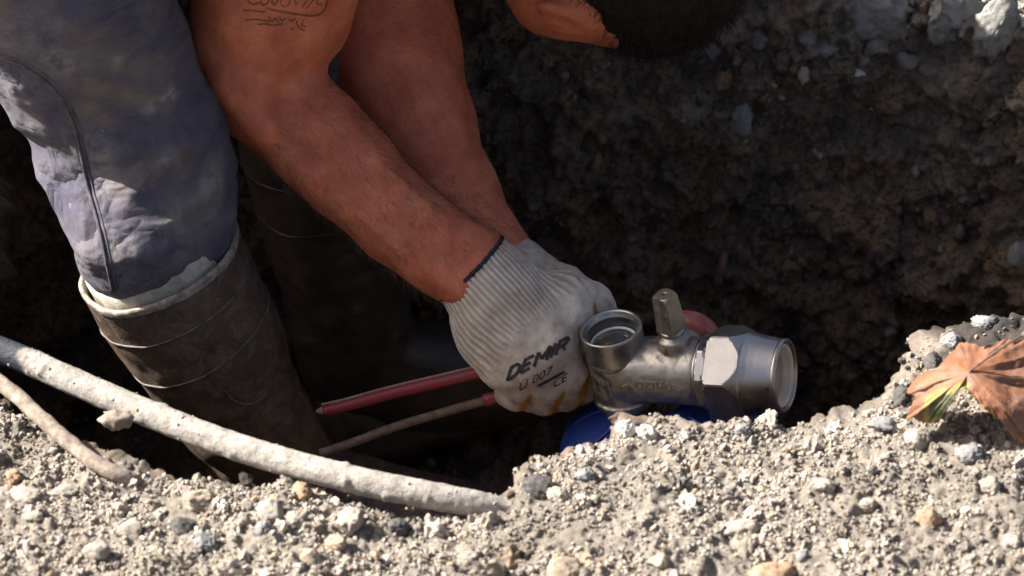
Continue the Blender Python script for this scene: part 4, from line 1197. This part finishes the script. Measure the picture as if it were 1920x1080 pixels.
# raised casting marks
def emboss(s, x0, x1, ang, hgt):
    V, F = text_mesh(s, 0, .01); a0, a1 = V[:, 0].min(), V[:, 0].max()
    out, inn = [], []
    for v in V:
        x = x0 + (x1 - x0) * (v[0] - a0) / (a1 - a0); th = ang - (v[1] - .36) / .72 * hgt / 27.4
        for lst, r in ((out, 28.35), (inn, 26.8)):
            lst.append(vp(x, -r * math.cos(th), -r * math.sin(th)))
    n = len(V)
    e = {}
    for f in F:
        for k in range(3): e[(f[k], f[(k + 1) % 3])] = 1
    bd = [(a, b) for a, b in e if (b, a) not in e]
    S = np.array([(a, b, b + n, a + n) for a, b in bd])
    obj('casting_mark', np.array(out + inn), [F, S], MT['nickel_smooth'], vbody, smooth=False)
emboss('OZTHO', 22, 54, -.20, 6.5)
emboss('<', 11, 16, -.12, 5); emboss('>', 59, 64, -.12, 5)

# blue fitting under the valve
bl = empty('pipe_saddle', vp(30, 0, -75)); tag(bl, 'blue plastic pipe saddle under the valve', 'pipe fitting')
V, F = lathe([(r * mm, h * mm) for r, h in [(21, -33), (30, -33.5), (34, -36), (48, -39), (62, -44), (75, -52), (86, -62), (91, -74), (92, -88), (84, -92)]], vp(26, 0, 0), vz, vx, 80); obj('saddle_dome', V, F, MT['blue'], bl)
for k in range(10):
    t = k * math.pi / 5 + .2
    pts = np.array([vp(26 + r * math.cos(t), r * math.sin(t), z + .5) for r, z in ((34, -36), (48, -39), (62, -44), (74, -52), (82, -62), (86, -74))])
    V, F = tube(spline(pts, 14), 1.6 * mm, 8); obj('rib', V, F, MT['blue'], bl)
pc = vp(33, 0, -150)
V, F = tube(np.array([pc + np.array([d, .02 * d, 0]) for d in np.linspace(-.05, .42, 30)]), .055, 40)
bp = obj('blue_pipe', V, F, MT['blue'], origin=pc - np.array([0, 0, .055])); tag(bp, 'blue water pipe along the bottom of the pit', 'pipe')

# ------------------------------------------------------------------ hose and cord
def hose_path(tab, n): return spline(np.array([PZ(a, b, c) for a, b, c in tab]), n)
hpth = hose_path([(-1500, 330, .034), (-700, 470, .046), (-300, 560, .047), (-80, 628, .045), (30, 668, .04), (130, 712, .037), (280, 776, .033), (450, 840, .03), (640, 894, .028), (790, 926, .024), (900, 948, .014), (990, 972, -.004), (1060, 992, -.02)], 420)
V, F = tube(hpth, .0104, 44)
ctr = np.concatenate([np.repeat(hpth, 44, 0), hpth[:1], hpth[-1:]])
dv = V - ctr; dv /= np.linalg.norm(dv, axis=1, keepdims=True) + 1e-9
mud = sstep(-.380, -.368, V[:, 0] + .02 * gnoise(V * 60)) * .97 + .03  # mud stops at the left end; the shadow there is painted as dark hose
lump = np.maximum(fbm(V * 70, 3) - .5, 0) * .003 + .0004 * fbm(V * 160, 3) + .0016 * np.maximum(gnoise(V * 190 + 7) - .5, 0)
V = V + dv * (lump * (.15 + .85 * mud))[:, None]
hose = obj('hose', V, F, MT['hose'], attrs={'mud': mud}, origin=hpth[210] - np.array([0, 0, .0128]))
tag(hose, 'thick hose caked in pale dried mud lying across the edge of the pit', 'hose')
rg = np.random.default_rng(77); pk = rg.integers(140, 390, 150) * 44 + rg.integers(0, 44, 150)
pk = pk[(V[pk] - ctr[pk])[:, 2] > -.004]
hs_ = .0006 + .0018 * rg.random(len(pk)) ** 3
v_, f_, c_ = scatter(V[pk], hs_, PAL[rg.choice(len(PAL), len(pk), p=PW)] * .8, 1, 55)
obj('mud_crumbs', v_, f_, MT['gravel'], hose, attrs={'col': c_}, kind='stuff')
lm = PZ(212, 778, .045); vv, ff = rock_shape(3, 12, .5, .2, .25)
obj('mud_lump', lm + vv * np.array([.012, .008, .008]) + np.array([.002, .002, -.006]), ff, MT['cord'], hose, label='grey lump of mud stuck to the hose')
cp = hose_path([(-420, 560, .05), (-160, 625, .045), (0, 718, .042), (70, 778, .038), (130, 830, .034), (185, 872, .030), (236, 895, .024), (285, 915, .008), (320, 930, -.01)], 200)
V, F = tube(cp, .0060, 24)
ct = np.concatenate([np.repeat(cp, 24, 0), cp[:1], cp[-1:]]); dv = V - ct; dv /= np.linalg.norm(dv, axis=1, keepdims=True) + 1e-9
V = V + dv * (.0006 * fbm(V * 120, 3))[:, None]
cord = obj('cord', V, F, MT['cord'], origin=cp[100] - np.array([0, 0, .006])); tag(cord, 'thin mud covered cord on the gravel at the left edge', 'cord')

# ------------------------------------------------------------------ leaf
def leaf():
    G0 = .050                                           # soil level under it
    hub = PZ(1817, 697, G0 + .050)
    out = [(1798, 647, .034), (1817, 643, .040), (1847, 649, .044), (1887, 637, .036), (1905, 642, .036), (1940, 628, .026), (1985, 652, .016), (1962, 688, .030), (2012, 720, .012), (1968, 742, .026),
           (1992, 800, .008), (1945, 836, .006), (1922, 829, .010), (1903, 822, .014), (1886, 806, .020), (1876, 788, .026), (1853, 773, .034), (1836, 757, .040), (1824, 740, .045), (1810, 728, .047), (1800, 731, .046),
           (1783, 752, .036), (1763, 784, .018), (1737, 791, .008), (1713, 787, .004), (1698, 793, .004), (1707, 765, .010), (1717, 741, .018), (1699, 733, .012), (1712, 714, .020), (1730, 700, .028), (1760, 688, .036), (1774, 672, .036), (1790, 660, .036)]
    rim = []
    for k in range(len(out)):
        a_, b_ = np.array(out[k]), np.array(out[(k + 1) % len(out)])
        for f in np.linspace(0, 1, 8, endpoint=False):
            q = a_ + (b_ - a_) * f; rim.append(q)
    rim = np.array(rim); na = len(rim); rg = np.random.default_rng(4)
    rim[:, :2] += (rim[:, :2] - [1817, 697]) * (.025 * gnoise(np.stack([np.arange(na) * .23, np.zeros(na), np.zeros(na)], 1)) + .012 * rg.normal(size=na))[:, None]
    ang = np.arctan2(rim[:, 1] - 697, rim[:, 0] - 1817)
    kern = np.exp(-(np.arange(-40, 41) / 16.0) ** 2); kern /= kern.sum()
    hs = np.convolve(np.concatenate([rim[-40:, 2], rim[:, 2], rim[:40, 2]]), kern, 'valid')
    tips = [(-117, 95), (-116, 38), (70, -58), (190, 22), (128, 138)]
    segs = []
    for x, y in tips:
        segs.append(((0, 0), (x * .93, y * .93), 2.2)); L = math.hypot(x, y); ux, uy = x / L, y / L
        for t in (.25, .4, .55, .7, .82):
            for s in (-1, 1):
                c_, s_ = math.cos(.75 * s), math.sin(.75 * s)
                l2 = L * .42 * (1 - t * .75)
                segs.append(((x * t, y * t), (x * t + (ux * c_ - uy * s_) * l2, y * t + (ux * s_ + uy * c_) * l2), 1.2))
    def veins_at(q):
        o = np.zeros(len(q))
        for a_, b_, wd in segs:
            a_ = np.array(a_); ab = np.array(b_) - a_; t = np.clip(((q - a_) @ ab) / (ab @ ab), 0, 1)
            d = np.linalg.norm(q - a_ - t[:, None] * ab, axis=1); o = np.maximum(o, np.exp(-(d / wd) ** 2) * (1 - .5 * t))
        return o
    rings, vein, green = [], [], []; nr = 44
    up = np.array([0, -.25, .97])
    for i in range(nr + 1):
        f = max(i / nr, .003)
        hh = .050 + (hs + (rim[:, 2] - hs) * f ** 5 - .050) * (.25 * f + .75 * f ** 2)
        q = (rim[:, :2] - [1817, 697]) * f
        p = np.array([PZ(1817 + u, 697 + v, G0 + h_) for (u, v), h_ in zip(q, hh)])
        vw = veins_at(q)
        h = .0050 * f * gnoise(np.stack([q[:, 0] * .022, q[:, 1] * .022, q[:, 0] * 0 + 2], 1)) + .0018 * f * gnoise(np.stack([q[:, 0] * .07, q[:, 1] * .07, q[:, 0] * 0], 1)) - .0009 * vw
        rings.append(p + h[:, None] * up)
        nq = gnoise(np.stack([q[:, 0] * .05, q[:, 1] * .05, q[:, 0] * 0 + 7], 1))
        inlobe = sstep(-22, 8, (q[:, 1] - 52) + (q[:, 0] + 60) * .45 + 10 * nq) * (q[:, 0] < 0) * sstep(-95, -70, q[:, 0])
        g_ = inlobe * (1 - .35 * sstep(.84, .98, f))
        edge = .55 * sstep(.90, 1.0, f + .04 * nq) * sstep(0, 12, q[:, 0]) * sstep(25, 35, q[:, 1]) * (1 - sstep(50, 75, q[:, 0]))
        vein.append(vw); green.append(np.clip(np.maximum(g_, edge), 0, 1))
    V, F = loft(rings, True)
    vein = np.concatenate(vein); green = np.concatenate(green)
    nv = len(V); nrm = up * .0003
    V2 = np.concatenate([V + nrm, V - nrm]); Fq = F[0]
    b = nr * na; k = np.arange(na); side = np.stack([b + k, b + (k + 1) % na, nv + b + (k + 1) % na, nv + b + k], 1)
    o = obj('leaf', V2, np.concatenate([Fq, Fq[:, ::-1] + nv, side]), MT['leaf'], attrs={'vein': np.tile(vein, 2), 'green': np.tile(green, 2)}, origin=hub)
    tag(o, 'curled orange brown fallen leaf with a yellow green lobe', 'leaf')
    st = spline(np.array([hub, PZ(1850, 672, G0 + .056), PZ(1885, 648, G0 + .058), PZ(1915, 630, G0 + .05)]), 24)
    V, F = tube(st, np.linspace(.0009, .0007, 24), 8); obj('stalk', V, F, MT['twig'], o)
leaf()

# ------------------------------------------------------------------ stones one can tell apart
def stone(px, py, wpx, hpx, mat, label, seed, dpx=None, cat='stone', name='stone', ang=.7, sub=4, amp=.3, fine=.22, sink=.5, rz=0.0, lift=0.0, group=None):
    c, n = hit(GB, px, py + hpx * .30)
    if c is None: return
    k = np.linalg.norm(c - CAM) / DIST / PPM
    V, F = rock_shape(sub, seed, amp, ang, fine)
    V = V / np.abs(V).max(0)
    cr, sr = math.cos(rz), math.sin(rz)
    s = np.array([wpx / 2 * k, (dpx or (wpx + hpx) / 2) / 2 * k, hpx / 2 * k * 1.1])
    V = V * s; V = np.stack([V[:, 0] * cr - V[:, 2] * sr, V[:, 1], V[:, 0] * sr + V[:, 2] * cr], 1)
    c = c + np.array([0, 0, s[2] * (1 - sink) - s[2] * .25 + lift])
    o = obj(name, c + V, F, MT[mat], origin=c - np.array([0, 0, s[2]])); tag(o, label, cat, group); return o
stone(1175, 803, 46, 36, 'white_stone', 'left one of two white stones on the crest of the gravel bank', 3, sink=.2)
stone(1213, 812, 44, 40, 'white_stone', 'right one of two white stones on the crest of the gravel bank', 8, sink=.2)
stone(1655, 792, 66, 30, 'grey_stone', 'flat blue grey stone on the pit edge left of the leaf', 5)
stone(388, 1010, 52, 40, 'grey_stone', 'flat pale grey chip below the tan broken shard', 14, ang=1.0)
stone(345, 978, 58, 46, 'dark_stone', 'dark pitted stone in the gravel beside the tan broken shard', 15, fine=.12)
stone(372, 930, 80, 46, 'tan_stone', 'tan and white broken shard standing up below the hose', 16, ang=1.0)
stone(1240, 1046, 52, 36, 'tan_stone', 'tan stone near the bottom edge below the valve', 17)
stone(1060, 1062, 70, 56, 'tan_stone', 'large tan clod cut off by the bottom edge below the gloved hand', 18, fine=.12)
stone(1440, 1072, 110, 50, 'orange_stone', 'broken orange clod at the bottom edge of the gravel', 19, fine=.14)
stone(1388, 982, 90, 40, 'beige_stone', 'flat sandy slab half buried in the middle of the gravel bank', 20, ang=1.0, sink=.7)
stone(1505, 1040, 30, 26, 'grey_stone', 'round grey pebble right of the orange clod', 21, ang=.2)
stone(1740, 965, 56, 44, 'orange_stone', 'rusty brown clod in the gravel under the leaf', 22, fine=.16, sink=.5)
stone(1820, 845, 62, 40, 'grey_stone', 'flat grey stone in the shadow under the leaf', 23)
stone(1720, 815, 56, 44, 'beige_stone', 'beige lump of gravel just left of the leaf shadow', 24, fine=.14)
stone(1900, 1010, 46, 36, 'beige_stone', 'pale pebble at the right edge of the gravel', 25)
stone(1860, 905, 50, 36, 'beige_stone', 'angular beige stone at the right edge below the leaf shadow', 26)
stone(1545, 905, 46, 34, 'beige_stone', 'beige pebble on the bank below the union nut', 27)
stone(1390, 800, 34, 26, 'grey_stone', 'small grey pebble on the crest under the union nut', 28)
stone(1010, 905, 66, 50, 'dark_stone', 'dark knobbly stone at the left end of the gravel mound by the hose', 29, fine=.14)
stone(1048, 925, 48, 36, 'beige_stone', 'beige stone right of the dark knobbly one by the hose end', 30)
stone(1098, 885, 50, 30, 'grey_stone', 'grey pebble on the left flank of the gravel mound', 31)
stone(50, 925, 70, 30, 'beige_stone', 'pale chip on the gravel at the left edge under the cord', 32, ang=1.0)
stone(120, 918, 60, 16, 'beige_stone', 'thin pale splinter on the gravel under the cord', 33, ang=1.0)
stone(65, 965, 50, 14, 'beige_stone', 'thin beige splinter lying in the gravel at the left', 34, ang=1.0)
stone(20, 890, 50, 34, 'orange_stone', 'orange tinted stone at the left edge of the gravel', 35)
stone(505, 950, 60, 44, 'beige_stone', 'pale lump in the gravel just below the hose', 36, fine=.10)
stone(555, 968, 50, 34, 'beige_stone', 'smooth beige pebble below the hose', 37, ang=.3)
stone(495, 985, 44, 36, 'grey_stone', 'grey round pebble right of the flat grey chip', 38, ang=.3)
stone(630, 1010, 44, 46, 'tan_stone', 'yellowish pebble in the gravel below the middle of the hose', 39)
stone(585, 1042, 46, 40, 'tan_stone', 'tan clod at the bottom left of the yellowish pebble', 40, fine=.1)
stone(660, 965, 60, 60, 'beige_stone', 'rough dirt clod leaning on the hose', 41, fine=.2)
stone(565, 915, 50, 40, 'orange_stone', 'brownish clod against the underside of the hose', 42, fine=.2)
stone(745, 985, 56, 44, 'dark_stone', 'dark clod in the gravel under the right part of the hose', 43, fine=.2)
stone(245, 985, 54, 40, 'beige_stone', 'beige clod in the left gravel', 44, fine=.12)
stone(180, 1030, 60, 40, 'beige_stone', 'pale clod near the bottom left corner', 45, fine=.12)
stone(880, 1045, 50, 36, 'beige_stone', 'beige stone at the bottom edge left of the large tan clod', 46)
stone(1630, 940, 40, 30, 'beige_stone', 'pale chip in the right half of the gravel', 47)
# far wall
stone(1650, 20, 190, 130, 'concrete', 'large pale grey concrete lump at the top of the far wall', 51, dpx=90, ang=1.0, fine=.22, amp=.45, cat='rubble', name='concrete_lump', sink=.2)
stone(1778, 26, 150, 130, 'concrete', 'grey concrete lump right of the largest one on the far rim', 52, dpx=80, ang=1.0, fine=.25, amp=.45, cat='rubble', name='concrete_lump', sink=.2)
stone(1866, 40, 90, 150, 'concrete', 'tall blue grey concrete lump beside the sunlit corner', 53, dpx=70, ang=1.0, fine=.2, amp=.4, cat='rubble', name='concrete_lump', sink=.2)
stone(1642, 84, 56, 48, 'concrete', 'small grey stone under the concrete lumps', 54, fine=.1, sink=.1)
stone(1553, 92, 44, 34, 'grey_stone', 'grey stone left of the concrete lumps', 55, fine=.1, sink=.1)
stone(1602, 136, 44, 14, 'white_stone', 'thin pale chip sticking out of the brown wall', 56, ang=1.0, sink=.0)
for k, (x, y, w_, h_, lb) in enumerate([(1470, 128, 20, 26, 'top one of the pale lit clods on the far wall'), (1507, 152, 32, 38, 'largest pale lit clod on the far wall'), (1448, 165, 20, 20, 'leftmost pale lit clod on the far wall'), (1464, 184, 26, 16, 'lowest pale lit clod on the far wall')]):
    stone(x, y, w_, h_, 'tan_stone', lb, 60 + k, fine=.25, sink=-.6, cat='clod', name='clod', sub=3)
stone(1850, 598, 60, 26, 'grey_stone', 'pale grey stone on the shaded soil above the leaf', 70)
stone(1786, 632, 54, 36, 'grey_stone', 'grey stone on the pit edge above the leaf', 71)
stone(1750, 672, 44, 34, 'dark_stone', 'dark stone at the pit edge behind the leaf', 72)
stone(1690, 735, 36, 54, 'dark_stone', 'dark blue grey stone left of the leaf tip', 73)
for k, (x, y, w_, h_, lb) in enumerate([(1335, 70, 60, 70, 'grey broken lump on the wall right of the dark hair'), (1420, 60, 56, 46, 'grey lump high on the far wall left of the concrete lumps'), (1390, 215, 44, 90, 'long grey streak of mortar on the far wall'), (1700, 105, 50, 36, 'grey stone below the middle of the concrete lumps'), (1510, 60, 44, 36, 'small grey lump between the concrete and the grey wall lump'), (1905, 470, 40, 70, 'pale stone in the wall at the right edge')]):
    stone(x, y, w_, h_, 'concrete', lb, 80 + k, fine=.2, ang=1.0, sink=.5, cat='rubble', name='rubble_lump', sub=3, dpx=40)
tw = spline(np.array([hit(GB, a, b)[0] - FWD * .006 for a, b in ((1346, 530), (1352, 500), (1358, 475))]), 12)
V, F = tube(tw, np.linspace(.0055, .0035, 12), 8); t_ = obj('twig', V, F, MT['twig'], origin=tw[0]); tag(t_, 'reddish broken stick on the dark far wall', 'twig')
